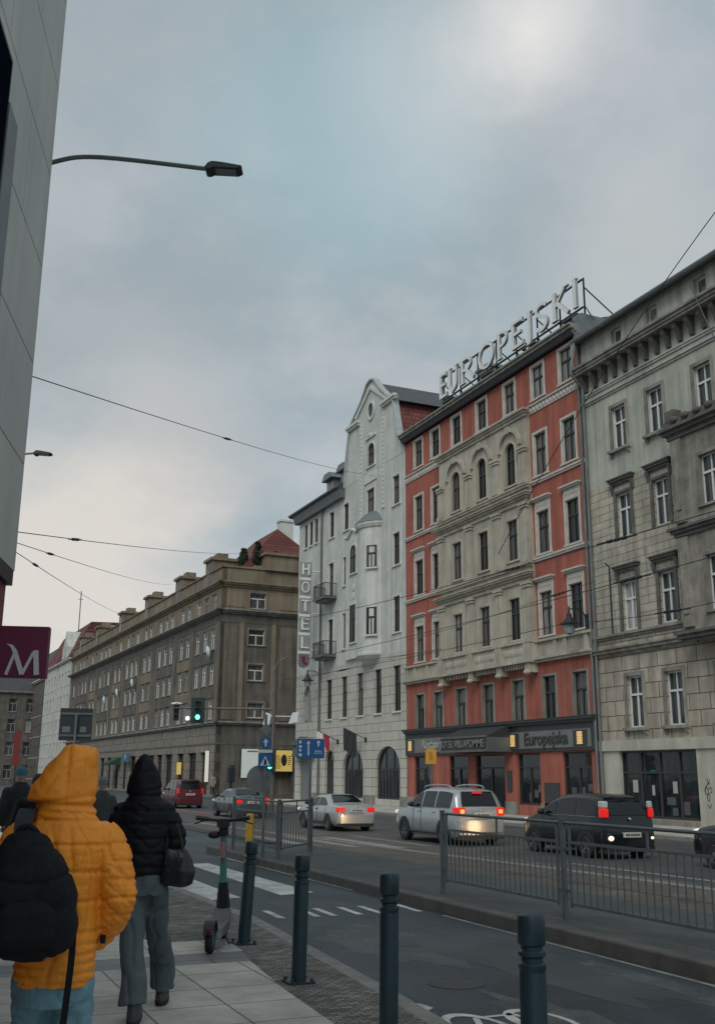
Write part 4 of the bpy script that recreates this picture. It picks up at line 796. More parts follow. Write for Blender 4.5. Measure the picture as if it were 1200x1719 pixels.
# parapet dormers with windows
for t in (4.2,14.5,27.2,40.2,54.5,66):
    b=MB(); b.box(u_(t)-1.05,u_(t)+1.05,-.05,3,Zb(17.9),Zb(20.7)); b.box(u_(t)-1.25,u_(t)+1.25,-.25,3.2,Zb(20.7),Zb(20.95)); b.box(u_(t)-.7,u_(t)+.5,.6,1.6,Zb(20.95),Zb(21.5)); d=b.build('dormer',M('beige_light'),bb); b=MB(); b.box(u_(t)-.4,u_(t)+.4,-.08,-.051,Zb(18.5),Zb(20.2)); b.build('pane',M('dark_pane'),d)
b=MB(); b.box(3.9,8.5,-.3,3,Zb(19.5),Zb(20.9)); b.box(3.7,8.7,-.5,3.2,Zb(20.9),Zb(21.15)); b.build('roof_house',M('beige_light'),ef)
# red roof: hipped, set back from the parapet
b=MB(); x0,x1,y0,y1=-BL,-1.2,2.2,12.5; zr0,zr1=Zb(19.5),Zb(24.6); P=[(x0,y0,zr0),(x1,y0,zr0),(x1,y1,zr0),(x0,y1,zr0),(x0,(y0+y1)/2,zr1-1.2),(x1-7,(y0+y1)/2,zr1)]
P2=[(-12.5,1.8,zr0),(-1.2,1.8,zr0),(-1.2,y1,zr0),(-12.5,y1,zr0),(-10,(y0+y1)/2-1,Zb(24.4)),(-3.6,(y0+y1)/2-1,Zb(24.4))]
b.add(P2,[(0,1,5,4),(1,2,5),(2,3,4,5),(3,0,4)]); b.build('roof',M('roof_tile'),bb)
b=MB(); b.prism([(2.5,Zb(19.5)),(5,Zb(21.0)),(10,Zb(21.0)),(13,Zb(19.5))],-BL,-12.5,'x'); b.build('rear_roof',M('slate_roof'),bb)
b=MB(); b.box(7.0,8.3,4.4,5.4,Zb(21.1),Zb(25.4)); b.box(6.9,8.4,4.3,5.5,Zb(25.4),Zb(25.6)); b.build('chimney',M('white_trim'),ef)
each('chimney','white_trim',bb,[(u_(t)-.6,u_(t)+.6,2.5,3.3,Zb(20),Zb(21.9)) for t in (9,20.5,33.5,47,60)])
# things fixed to it
def dish(a,z,lab):
    o=thing('satellite_dish',lab,'satellite dish',bb.matrix_local@Vector((u_(a),-.1,Zb(z))),bb.rotation_euler.z,'satellite dishes on the beige block'); b=MB(); b.lathe([(.02,0),(.3,.05),(.48,.14),(.5,.16),(.46,.15),(.02,.02)],(0,-.55,0),16,axis='y',cap=False); b.build('bowl',M('sign_white'),o,(0,0,0),(R(8),0,0),smooth=True); b=MB(); b.tube([(0,.1,-.1),(0,-.5,0)],.03,6); b.tube([(0,-.5,-.3),(0,-.95,0)],.02,5); b.build('bracket',M('galv'),o)
bpy.context.view_layer.update()
for a,z,lab in ((30.5,11.6,'highest white satellite dish on the beige block, farther from the corner'),(38,11.0,'white satellite dish on the beige block beside a window pair, farther along'),(45,10.6,'round white satellite dish low on the far half of the beige block'),(2.0,12.2,'white satellite dish nearest the corner on the beige block')): dish(a,z,lab)
bpy.context.view_layer.update()
for c in kids(ef):
    mt=ef.matrix_local@c.matrix_local; c.parent=bb; c.matrix_local=mt
bpy.data.objects.remove(ef)
DIR=Vector((math.sin(R(BA)),math.cos(R(BA)),0))
def along(a,back=0): return Vector((24.94,86.56,-.31))+DIR*a+Vector((DIR.y,-DIR.x,0))*back
# pale houses beyond
def pale(name,label,a,wd,h,m_,gable,roofm='roof_tile'):
    p=along(a+wd); t=facade(name,label,p.x,p.y,-.31,-90+1.6)
    n=max(2,int(wd/2.6)); fl=[1.0+3.5*k for k in range(int((h-1)/3.5))]
    op=[((i+.5)*wd/n,z,1.1,2.0) for i in range(n) for z in fl]
    wall(t,'wall',m_,0,wd,0,h,op,rev=.2)
    for o in op: win(t,*o[:4],.16,'grey',sur='sill',rev=.16,bars='single',sm='white_trim')
    boxes(t,'body_wall',m_,[(.02,wd-.02,.42,12,0,h-.02)])
    cornice(t,'cornice','white_trim',0,wd,h,0,[(.2,.2),(.15,.4)])
    b=MB(); b.prism([(-.3,h+.35),(2.6,h+6),(9,h+6.2),(12,h+.3)],0,wd,'x'); b.build('roof',M(roofm),t)
    if gable:
        b=MB(); g=wd*.5; b.prism([(g-2.6,h),(g+2.6,h),(g+2.3,h+2.4),(g+1.2,h+3.2),(g,h+5),(g-1.2,h+3.2),(g-2.3,h+2.4)],-.12,3,'y'); b.build('gable',M(m_),t); b=MB(); b.box(g-.5,g+.5,-.18,-.121,h+1.0,h+2.6); b.build('gable_window',M('dark_pane'),t)
    return t
pale('pale_house','pale gabled house with red roof just beyond the far end of the beige block',73,11,18.5,'white_stucco',1)
pale('pale_house','narrow pale house with steep red roof, second one past the beige block',85,12,18.5,'white_stucco',0)
pale('dark_house','dark grey terraced house between the pale houses and the end of the street',98,26,17.5,'beige_dark',0,'slate_roof')
p=along(86,3); an=thing('roof_antenna','thin tall antenna mast on the red roof of the pale houses','antenna',(p.x,p.y,20)); b=MB(); b.tube([(0,0,0),(0,0,11)],.09,6); b.build('mast',M('galv'),an); b=MB(); b.tube([(-.4,0,9.6),(.4,0,9.6)],.05,5); b.build('crossbar',M('galv'),an)
# closing building at the end of the street
cl=thing('closing_house','dark grey mansard roofed house closing the far end of the street','building',(2,196,-.31)); wd=21
op=[((i+.5)*wd/7,z,1.35,2.3) for i in range(7) for z in (1,5,9,12.6)]
wall(cl,'wall','beige_dark',0,wd,0,15.8,op,rev=.25)
for o in op: win(cl,*o[:4],.2,'grey',sur='sill',rev=.2,bars='single',sm='dirty_stone')
boxes(cl,'body_wall','beige_dark',[(.02,wd-.02,.45,10,0,15.7)]); cornice(cl,'cornice','dirty_stone',0,wd,15.8,0,[(.2,.2),(.2,.5)])
b=MB(); b.prism([(-.3,16.2),(1.4,19.5),(9,19.5),(10,16.2)],0,wd,'x'); b.build('roof',M('slate_roof'),cl)
bn=thing('street_banner','tall narrow dark red banner on a pole far down the street','banner',(15.2,150,-.31)); b=MB(); b.tube([(0,0,0),(0,0,7.8)],.1,8); b.build('pole',M('cast_black'),bn); b=MB(); b.box(-.5,.4,-.16,-.1,2.9,7.5); b.build('cloth',mat('banner_red',(.18,.03,.03),.7,.2),bn)
# ================================================================ LEFT MODERN BUILDING
ang=R(16.34); lb=thing('panelled_building','tall modern building clad in pale grey panels above a maroon ground floor','building',(.96,11.39,0),math.atan2(.9596,.2813),'buildings along the street')
# local: +x away along the facade to the corner at 0, -y towards the street
PZ=3.72
b=MB()
for j in range(13):
    z0,z1=PZ+j*1.2,PZ+(j+1)*1.2; xs=[0]; x=-.0; k=0
    while x>-16: x-= (2.4 if not (k==0 and j%2) else 1.2); xs.append(x); k+=1
    for a,c in zip(xs,xs[1:]): b.box(c+.007,a-.007 if a<0 else a,0,.06,z0+.006,z1-.006)
pw=b.build('cladding_panels',M('panel_grey'),lb,bevel=.004)
b=MB(); b.box(-16,-.01,.05,8,PZ-.0,PZ+15.6); b.build('wall',M('panel_joint'),lb)
b=MB(); 
for j in range(13):
    z0,z1=PZ+j*1.2,PZ+(j+1)*1.2; b.box(-.0+.001,.045,.0,8,z0+.006,z1-.006)
b.build('side_cladding',M('panel_grey'),lb)
b=MB(); b.box(-16,.0,-.0,8,PZ-.16,PZ-.002); b.build('soffit_edge',M('dark_frame'),lb)
b=MB(); b.box(-16,-.03,.06,8,0,PZ-.16); b.build('ground_floor_wall',M('maroon_wall'),lb)
for (x0,x1,z0,z1) in ((-4.6,-2.24,5.2,8.35),(-7.6,-5.2,5.2,8.35)):
    b=MB(); b.box(x0,x1,-.012,.02,z0,z1); f=b.build('window',M('dark_frame'),lb); g=MB(); g.box(x0+.06,x1-.06,-.02,-.0125,z0+.06,z1-.06); g.build('pane',mat('tinted_pane',(.006,.010,.016),.9,.1,1,spec=0),f)
b=MB(); b.box(-2.235,-1.84,-.02,.03,5.6,7.9); b.build('vent_panel',mat('vent_grey',(.15,.17,.18),.5,.2,3),lb)
# M sign
ms=thing('blade_sign','square maroon sign with a large white M sticking out from the left building','sign',(1.12,11.2,2.57),R(-16)); 
b=MB(); b.box(-.32,.25,-.06,.06,0,.535); b.build('sign_box',M('maroon'),ms,bevel=.008)
b=MB(); 
for pts,k in (([(-.17,.035),(-.155,.035),(-.085,.24),(-.105,.28),(-.13,.30),(-.16,.335),(-.115,.325),(-.085,.30)],0),):
    pass
def rib(P,wd,k):
    P=[Vector(p) for p in P]; L=[];Q=[]
    for i in range(len(P)):
        t=(P[min(i+1,len(P)-1)]-P[max(i-1,0)]).normalized(); n_=Vector((-t.y,t.x)); w2=wd[i]/2; L.append(P[i]+n_*w2); Q.append(P[i]-n_*w2)
    for i in range(len(P)-1): b.prism([tuple(L[i]),tuple(L[i+1]),tuple(Q[i+1]),tuple(Q[i])],-.07-.002*k,-.0605,'y')
rib([(-.15,.03),(-.085,.24),(-.07,.29)],[.032,.03,.012],0)
rib([(-.165,.345),(-.115,.325),(-.08,.27),(.01,.035)],[.004,.03,.045,.05],1)
rib([(.01,.035),(.11,.265)],[.03,.03],2); rib([(.13,.285),(.155,.03)],[.05,.05],3)
b.build('letter',mat('sign_letter_white',(.72,.70,.72),.4,.05),ms)
b=MB(); b.box(-.5,-.32,-.025,.025,.1,.14); b.box(-.5,-.32,-.025,.025,.4,.44); b.build('bracket',M('galv'),ms)
# ================================================================ STREET LAMPS
def street_lamp(label,x,y,h,arm,rise,rz):
    t=thing('street_lamp',label,'street lamp',(x,y,0),R(rz),'street lamps on the left pavement')
    b=MB(); b.tube([(0,0,0),(0,0,.9),(0,0,h-1.2)],[.10,.08,.05],10); b.tube([(v) for v in rounded([(0,0,h-1.25),(0,0,h-.7),(.12,0,h-.25),(.55,0,h-.02),(1.1,0,h+.03),(arm,0,h+rise)],6)],.03,8); b.build('pole',M('galv'),t,smooth=True)
    hd=put('lamp_head',None,t,(arm,0,h+rise),(0,R(4),0)); b=MB(); b.sections([]) if 0 else None
    b.prism([(0,-.025),(.04,.04),(.09,.065),(.2,.06),(.47,.028),(.48,.005),(.42,-.03),(.11,-.035),(.07,-.06),(.02,-.06)],-.1,.1,'y'); b.build('lamp_housing',M('cast_black'),hd,bevel=.015)
    b=MB(); b.box(.14,.4,-.075,.075,-.037,-.031); b.build('lamp_glass',mat('lamp_glass',(.2,.23,.24),.2,.1),hd)
    return t
street_lamp('tall street lamp on long curved arm, near one beside the panelled building',.62,12.45,9.28,2.44,-.13,-24)
street_lamp('small far street lamp showing only its arm past the panelled building',1.15,27.2,9.6,1.45,.06,-24)
# ================================================================ BOLLARDS
def bollard(x,y,label,lean=0,h=1.0):
    t=thing('bollard',label,'bollard',(x,y,0),0,'blue bollards along the kerb'); t.rotation_euler=(0,R(lean),0); s=h/1.0
    b=MB(); b.lathe([(0.0602,0),(0.0602,.74*s),(0.0581,.755*s),(0.0581,.765*s),(0.0616,.77*s),(0.0616,.79*s),(0.0560,.795*s),(0.0490,.8*s),(0.0490,.815*s),(0.0560,.82*s),(0.0616,.825*s),(0.0616,.84*s),(0.0560,.845*s),(0.0490,.85*s),(0.0490,.862*s),(0.0595,.868*s),(0.0630,.875*s),(0.0637,.97*s),(0.0581,.99*s),(0.0420,1.0*s),(.0,1.0*s)],(0,0,0),28,cap=False); b.build('post',M('bollard_blue'),t,smooth=True,angle=35)
    b=MB(); b.box(-.11,.11,-.1,.1,-.01,.012); 
    for q in ((-.085,-.08),(.085,-.08),(-.085,.08),(.085,.08)): b.lathe([(.015,.012),(.015,.035),(.0,.037)],(q[0],q[1],0),8,cap=False)
    b.build('base_plate',M('bollard_blue'),t); return t
bollard(3.36,10.42,'leaning blue bollard behind the scooter, farthest of the row',3.3,.97)
bollard(3.18,8.39,'blue bollard with bolted base plate, second from the scooter',.8,.98)
bollard(3.02,6.36,'blue bollard cut by the bottom edge, between two other bollards',.4,1.01)
bollard(2.72,4.23,'blue bollard nearest the camera, in front of the railing',.2,1.02)
# ================================================================ RAILINGS
def railing(x0,y0,x1,y1,label,nb=20,posts=(0,1),z=.045):
    L=math.hypot(x1-x0,y1-y0); t=thing('guard_railing',label,'railing',(x0,y0,z),math.atan2(y1-y0,x1-x0),'steel railings on the tram platform')
    def post(x): b=MB(); b.box(x-.026,x+.026,-.026,.026,0,1.09); b.box(x-.032,x+.032,-.032,.032,1.09,1.105); b.build('post',M('fence_paint'),t)
    for q in posts: post(q*L)
    b=MB(); b.tube([(.0,0,1.06),(L,0,1.06)],.019,8); b.build('top_rail',M('fence_paint'),t,smooth=True)
    b=MB(); a,c=.12,L-.12
    b.box(a,c,-.011,.011,.83,.86); b.box(a,c,-.011,.011,.165,.195); b.box(a-.015,a+.01,-.014,.014,.14,1.04); b.box(c-.01,c+.015,-.014,.014,.14,1.04); b.box((a+c)/2-.012,(a+c)/2+.012,-.01,.01,.861,1.04); 
    for q in (.3,.75): b.box(.028,a-.016,-.01,.01,q,q+.03); b.box(c+.016,L-.028,-.01,.01,q,q+.03)
    b.build('panel_frame',M('fence_paint'),t)
    for k in range(nb):
        q=a+(c-a)*(k+1)/(nb+1); b=MB(); b.box(q-.006,q+.006,-.006,.006,.196,.829); b.build('bar',M('fence_paint'),t)
    return t
railing(7.19,10.44,7.19,13.37,'long steel railing panel at the far left of the near railing run',22)
railing(7.2,7.45,7.2,10.44,'steel railing panel running to the right of the middle post',22,(0,))
railing(7.2,4.46,7.2,7.45,'railing panel that runs out at the right edge',22,(0,))
railing(7.02,19.76,7.0,22.7,'short dense looking railing seen end on beside the sign pole',20)
railing(7.02,19.72,8.32,21.36,'open railing panel between the sign pole and the blue lane sign',9,(1,))
# ================================================================ SIGNS
sp=thing('sign_pole','grey pole with diamond, blue arrow and crossing signs seen over the scooter handlebar','sign pole',(6.78,20.0,.045),R(-19))
b=MB(); b.tube([(0,0,0),(-.01,0,2.75)],.032,10); b.build('pole',M('galv'),sp,smooth=True)
def plate(parent,name,poly,y,m_): b=MB(); b.prism(poly,y-.012,y,'y'); return b.build(name,M(m_),parent)
circ=lambda cx,cz,r,n=28:[(cx+r*math.cos(2*math.pi*i/n),cz+r*math.sin(2*math.pi*i/n)) for i in range(n)]
plate(sp,'diamond_sign',[(0,2.33),(.13,2.46),(0,2.59),(-.13,2.46)],-.04,'sign_back')
q=plate(sp,'arrow_sign',circ(0,2.2,.115),-.04,'blue_sign'); plate(q,'arrow',[(-.018,2.12),(.018,2.12),(.018,2.2),(.055,2.2),(0,2.28),(-.055,2.2),(-.018,2.2)],-.0525,'sign_white')
plate(sp,'small_plate',[(-.14,2.0),(.14,2.0),(.14,2.06),(-.14,2.06)],-.04,'sign_white')
q=plate(sp,'crossing_sign',[(-.14,1.72),(.14,1.72),(.14,1.98),(-.14,1.98)],-.04,'blue_sign'); plate(q,'triangle',[(-.1,1.75),(.1,1.75),(0,1.94)],-.0525,'sign_white'); plate(q,'figure',[(-.03,1.77),(.03,1.77),(.015,1.88),(-.015,1.88)],-.065,'cast_black')
q=plate(sp,'round_sign_back',circ(-.1,1.5,.26),.06,'sign_back'); plate(q,'stripe',[(-.06,1.66),(-.02,1.68),(.1,1.5),(.06,1.48)],.045,'galv')
ls=thing('lane_sign','wide blue lane sign with two white arrows on a thin post','lane sign',(8.27,21.36,.045),R(-22))
b=MB(); b.tube([(.0,0,0),(0,0,2.35)],.03,8); b.build('pole',M('galv'),ls,smooth=True)
b=MB(); b.box(-.3,.3,-.055,-.035,1.93,2.34); bd=b.build('sign_board',M('blue_sign'),ls)
b=MB(); b.box(-.305,.305,-.0345,-.02,1.925,2.345); b.build('sign_rim',M('sign_white'),ls)
def arrow(mb,cx,z0,z1,wd,hw): mb.prism([(cx-wd,z0),(cx+wd,z0),(cx+wd,z1-hw*1.3),(cx+hw,z1-hw*1.3),(cx,z1),(cx-hw,z1-hw*1.3),(cx-wd,z1-hw*1.3)],-.062,-.0555,'y')
b=MB(); arrow(b,-.045,1.99,2.3,.014,.045); b.build('arrow',M('sign_white'),bd); b=MB(); arrow(b,.17,2.18,2.31,.014,.045); b.build('arrow',M('sign_white'),bd)
b=MB(); b.box(-.25,-.2,-.062,-.0555,2.24,2.3); b.box(-.25,-.19,-.0622,-.0555,2.15,2.2); b.box(-.25,-.2,-.062,-.0555,2.07,2.12); b.box(-.25,-.19,-.0622,-.0555,1.97,2.03); b.build('lane_marks',M('sign_white'),bd)
b=MB(); 
for cx in (.12,.21): 
    A=circ(cx,2.05,.035,16); B=circ(cx,2.05,.026,16)
    for i in range(16): b.prism([A[i],A[(i+1)%16],B[(i+1)%16],B[i]],-.062,-.0555,'y')
b.box(.11,.2,-.0623,-.0555,2.08,2.09); b.build('bicycle',M('sign_white'),bd)
yp=thing('marker_post','yellow marker post standing behind the leaning bollard at the platform end','marker post',(6.5,20.0,-.1)); b=MB(); b.lathe([(.075,0),(.075,.95),(.06,.98),(0,.985)],(0,0,0),16,cap=False); b.build('post',mat('yellow_paint',(.56,.31,.02),.5,.25,4),yp,smooth=True,angle=40); b=MB(); b.lathe([(.1,0),(.1,.04),(.076,.05)],(0,0,0),16,cap=False); b.build('base_ring',M('cast_black'),yp)
sb=thing('traffic_board','large dark square signboard seen from behind on a grey pole, above the yellow hood','signboard',(3.8,25.0,0),R(-10)); b=MB(); b.tube([(0,-.03,0),(0,-.03,2.95)],.035,8); b.build('pole',M('galv'),sb,smooth=True); b=MB(); b.box(-.37,.37,.01,.04,2.36,3.1); b.build('board',M('sign_dark'),sb)
each('rail','galv',sb,[(-.36,.36,-.01,.009,2.45,2.5),(-.36,.36,-.01,.009,2.95,3.0)]); b=MB(); b.box(-.3,-.12,.004,.0095,2.55,2.68); b.box(.1,.24,.004,.0095,2.55,2.68); b.build('sticker',M('sign_back'),sb)
ysn=thing('yellow_sign','yellow rectangular sign on a pole on the far pavement before the red house','sign',(23.6,44.95,-.19),R(-28)); b=MB(); b.tube([(0,0,0),(0,0,3.1)],.035,8); b.build('pole',M('galv'),ysn,smooth=True); b=MB(); b.prism([(-.26,2.36),(.26,2.36),(.26,3.0),(.16,3.08),(-.16,3.08),(-.26,3.0)],-.07,-.04,'y'); b.build('plate',mat('sign_yellow',(.5,.25,.02),.5,.12,3),ysn); b=MB(); b.box(-.09,.09,-.076,-.0705,2.55,2.9); b.build('pictogram',mat('sign_brown',(.35,.16,.02),.5,.1),ysn)
# ================================================================ TRAFFIC SIGNALS
GREEN=mat('green_lamp',(.02,.4,.3),.3,0,emit=(.08,1,.62),est=5)
GOFF=mat('lamp_off',(.02,.03,.03),.3,0); WLAMP=mat('white_lamp',(.8,.8,.75),.4,0,emit=(1,.95,.85),est=1.3)
def head(parent,x,y,z,s=1,board=True,lit=True):
    b=MB(); b.box(x-.15*s,x+.15*s,y-.1,y+.12,z,z+.95*s); h=b.build('signal_head',M('cast_black'),parent)
    if board: b=MB(); b.box(x-.33*s,x+.33*s,y-.02,y+.01,z-.14*s,z+1.1*s); b.box(x-.29*s,x+.29*s,y-.028,y-.021,z-.1*s,z+1.06*s); b.build('backboard',mat('board_dark',(.01,.03,.032),.5,.1),h)
    for k in range(3):
        b=MB(); b.lathe([(0.0,-.135),(.1*s,-.125),(.11*s,-.1)],(x,y,z+(.16+.31*k)*s),16,axis='y',cap=False); b.build('lens',GREEN if (k==0 and lit) else GOFF,h,smooth=True)
        b=MB(); A=arc(x,z+(.16+.31*k)*s,.125*s,.125*s,0,180,10)
        for i in range(10): b.quad((A[i][0],y-.1,A[i][1]),(A[i+1][0],y-.1,A[i+1][1]),(A[i+1][0],y-.28,A[i+1][1]),(A[i][0],y-.28,A[i][1]))
        b.build('visor',M('cast_black'),h)
    return h
tm=thing('signal_mast','tall grey mast with long arm carrying green traffic lights before the beige block','traffic light',(16.9,48.7,-.3),R(-16))
b=MB(); b.tube([(0,0,0),(0,0,2),(-.02,0,7.0)],[.11,.1,.085],12); b.tube([(v) for v in rounded([(0,0,6.9),(.03,0,7.15),(.2,0,7.4),(.55,0,7.6)],5)],.04,6); b.build('pole',mat('mast_grey',(.11,.10,.095),.6,.3,3),tm,smooth=True)
b=MB(); b.tube([(0,0,5.05),(-4.85,0,5.05)],[.06,.045],8); b.build('arm',M('mast_grey'),tm,smooth=True)
head(tm,-3.72,-.12,4.45,1,True,True); head(tm,-4.75,.1,4.45,.9,False,False); head(tm,-.16,-.2,2.15,.9,True,True)
b=MB(); b.box(-4.4,-4.0,.0,.1,4.4,4.95); q=b.build('rear_signal',M('sign_back'),tm); b=MB(); b.ball((-4.2,-.03,4.55),.1,8); b.build('lens',WLAMP,q)
b=MB(); b.ball((-4.75,0,5.25),(.28,.1,.07),8); b.build('arm_cap',M('sign_white'),tm)
b=MB(); b.prism([(-.55,4.3),(-.25,4.2),(-.15,4.8),(-.4,4.9)],-.1,-.05,'y'); b.prism([(.7,4.35),(1.15,4.45),(1.2,4.95),(.9,4.9)],-.1,-.05,'y'); b.box(-.3,1.0,-.05,.0,4.7,4.74); b.build('hanging_plate',M('sign_white'),tm)
pt=thing('pedestrian_signal','dark pedestrian signal on a short post beside the white poster','traffic light',(15.2,50.0,-.3)); b=MB(); b.tube([(0,0,0),(0,0,2.1)],.07,8); b.build('pole',M('cast_black'),pt); b=MB(); b.box(-.17,.17,-.15,.15,1.55,2.25); b.build('signal_box',M('cast_black'),pt,bevel=.02); b=MB(); b.box(-.12,-.02,-.14,.14,2.26,2.34); b.box(.04,.13,-.14,.14,2.26,2.37); b.build('visor',M('cast_black'),pt)
# posters and adverts on the beige end wall (flat boards)
def on_end(u,d,z): return bb.matrix_world@Vector((-d if 0 else 0,0,0))
E_=Vector((DIR.y,-DIR.x,0))
def endpos(u,out,z): p=Vector((24.94,86.56,0))+E_*u-DIR*out; return (p.x,p.y,z)
erz=math.atan2(E_.y,E_.x)
ad=thing('advert_board','glowing yellow advert board with a dark figure on the dark corner wall','advert',endpos(5.95,.06,1.85),erz); b=MB(); b.box(-1.0,1.0,-.14,0,0,1.9); b.build('frame',M('sign_dark'),ad); b=MB(); b.box(-.93,.93,-.15,-.1405,.07,1.83); b.build('poster',mat('advert_yellow',(.5,.38,.09),.5,.25,3,emit=(.75,.55,.14),est=.32),ad)
b=MB(); b.ball((.15,-.155,1.0),(.27,.02,.5),10); b.build('dark_figure',M('cast_black'),ad); b=MB(); 
for k in range(7): b.box(-.75+.0*k,-.3+random.random()*.2,-.156,-.1505,.3+.17*k,.38+.17*k)
for k in range(5): b.box(.5,.75+random.random()*.1,-.156,-.1505,.6+.17*k,.68+.17*k)
b.build('small_print',mat('print_brown',(.25,.12,.03),.6,.1),ad)
wp=thing('white_poster','large white poster on the corner of the beige block','poster',endpos(3.0,.05,1.35),erz); b=MB(); b.box(-.75,.75,-.08,0,0,2.4); b.build('board',mat('poster_white',(.62,.68,.62),.5,.12,2,emit=(.6,.68,.62),est=.12),wp); b=MB(); b.box(-.25,.7,-.085,-.0805,2.15,2.27); b.build('printed_bar',M('sign_back'),wp)
ws=thing('shop_strip_sign','tall narrow lit white sign at a shop door of the beige block','sign',tuple(along(-0+2.0,-.12)+Vector((0,0,1.3))),bb.rotation_euler.z); b=MB(); b.box(-.3,.3,-.12,.05,0,2.6); b.build('light_box',mat('lightbox',(.6,.6,.55),.5,.1,2,emit=(.9,.85,.75),est=.3),ws); b=MB(); b.box(-.32,.32,.05,.09,-.05,2.65); b.build('backing',M('sign_dark'),ws)
ys=thing('shop_poster','small yellow poster in a shop window of the beige block','poster',tuple(along(10.8,-.1)+Vector((0,0,1.9))),bb.rotation_euler.z); b=MB(); b.box(-.7,.7,-.05,.0,0,1.1); b.build('sheet',mat('lit_yellow',(.6,.4,.06),.5,.2,3,emit=(.8,.55,.1),est=.3),ys); b=MB(); b.box(-.3,.35,-.056,-.0505,.2,.5); b.build('printed_spot',M('sign_letter_white'),ys)
ps_=thing('shop_sign','small blue shop sign along the beige block, past the dark hood','sign',tuple(along(31,-.5)+Vector((0,0,3.2))),bb.rotation_euler.z); b=MB(); b.box(-1.6,1.6,-.1,.0,0,.9); b.build('board',mat('sign_teal',(.03,.12,.17),.5,.2,2),ps_); text('lettering','P',.8,.01,M('sign_white'),ps_,(0,-.11,.45),bold=.02)
gs=thing('shop_awning','dark green awning over a shop door of the beige block','awning',tuple(along(37,-.05)+Vector((0,0,2.9))),bb.rotation_euler.z); b=MB(); b.prism([(-1.3,0),(-1.3,.25),(0,.9),(0,.0)],-1.3,1.3,'x'); b.build('fabric',mat('awning_green',(.02,.06,.035),.8,.2),gs); b=MB(); b.box(-1.32,1.32,-1.34,-1.301,-.05,.1); b.build('rail',M('cast_black'),gs)
# lanterns on brackets
def lantern(x,y,z,label,side):
    t=thing('wall_lantern',label,'lantern',(x,y,z),0,'old style lanterns on the facades'); 
    b=MB(); b.tube(rounded([(1.0,0,-1.0),(.98,0,-.2),(.75,0,.28),(.4,0,.42),(0,0,.35),(0,0,.2)],6),.03,6); b.box(.9,1.1,-.1,.1,-1.5,.2); b.build('bracket',M('cast_black'),t)
    b=MB(); b.lathe([(.03,.5),(.06,.2),(.12,.12),(.12,.02),(.2,-.08),(.3,-.22),(.45,-.28),(.45,-.32),(.2,-.32)],(0,0,0),18,cap=False); b.build('shade',M('cast_black'),t,smooth=True,angle=30)
    b=MB(); b.lathe([(.24,-.32),(.26,-.5),(.2,-.72),(.02,-.8)],(0,0,0),16,cap=False); b.build('glass_bowl',mat('bowl_glass',(.22,.27,.28),.2,.1),t,smooth=True); return t
lantern(27.0,38.0,8.55,'black lantern on a curved bracket before the right windows of the red house',1)
lantern(27.0,70.6,8.6,'black bell lantern under the vertical HOTEL sign',1)
# ================================================================ VEHICLES
mat('tyre',(.02,.02,.021),.85,.2,20); mat('rim',(.22,.23,.24),.35,.15,8,metal=.7); mat('car_glass',(.006,.008,.01),.05,0,spec=.5); mat('black_trim',(.018,.019,.02),.55,.1,8); mat('chrome',(.5,.5,.5),.2,0,metal=1)
TAIL=mat('tail_lamp',(.4,.02,.015),.25,0,emit=(1,.012,.010),est=.5); TAILO=mat('tail_lamp_dim',(.3,.015,.015),.25,0,emit=(1,.02,.02),est=.35); ORANGE=mat('lamp_core',(1,.4,.1),.3,0,emit=(1,.25,.05),est=1.3)
HEADL=mat('head_lamp',(.6,.62,.6),.2,0,emit=(1,.95,.85),est=.5); PLATE=mat('number_plate',(.55,.55,.5),.5,.1,6); GLINT=mat('reflector_glint',(1,.9,.75),.3,0,emit=(1,.82,.6),est=1.0)  # GLINT: emission painted in for a headlight mirrored in the rear reflector
def lerp_pts(P,y):
    for (a,za),(c,zc) in zip(P,P[1:]):
        if a<=y<=c: t=(y-a)/(c-a) if c>a else 0; return za+(zc-za)*t
    return P[0][1] if y<P[0][0] else P[-1][1]
def smooth_prof(P,n=7):
    V=rounded([(y,0,z) for y,z in P],n); o=[]
    for v in V:
        if not o or v.x>o[-1][0]+1e-4: o.append((v.x,v.z))
    return o
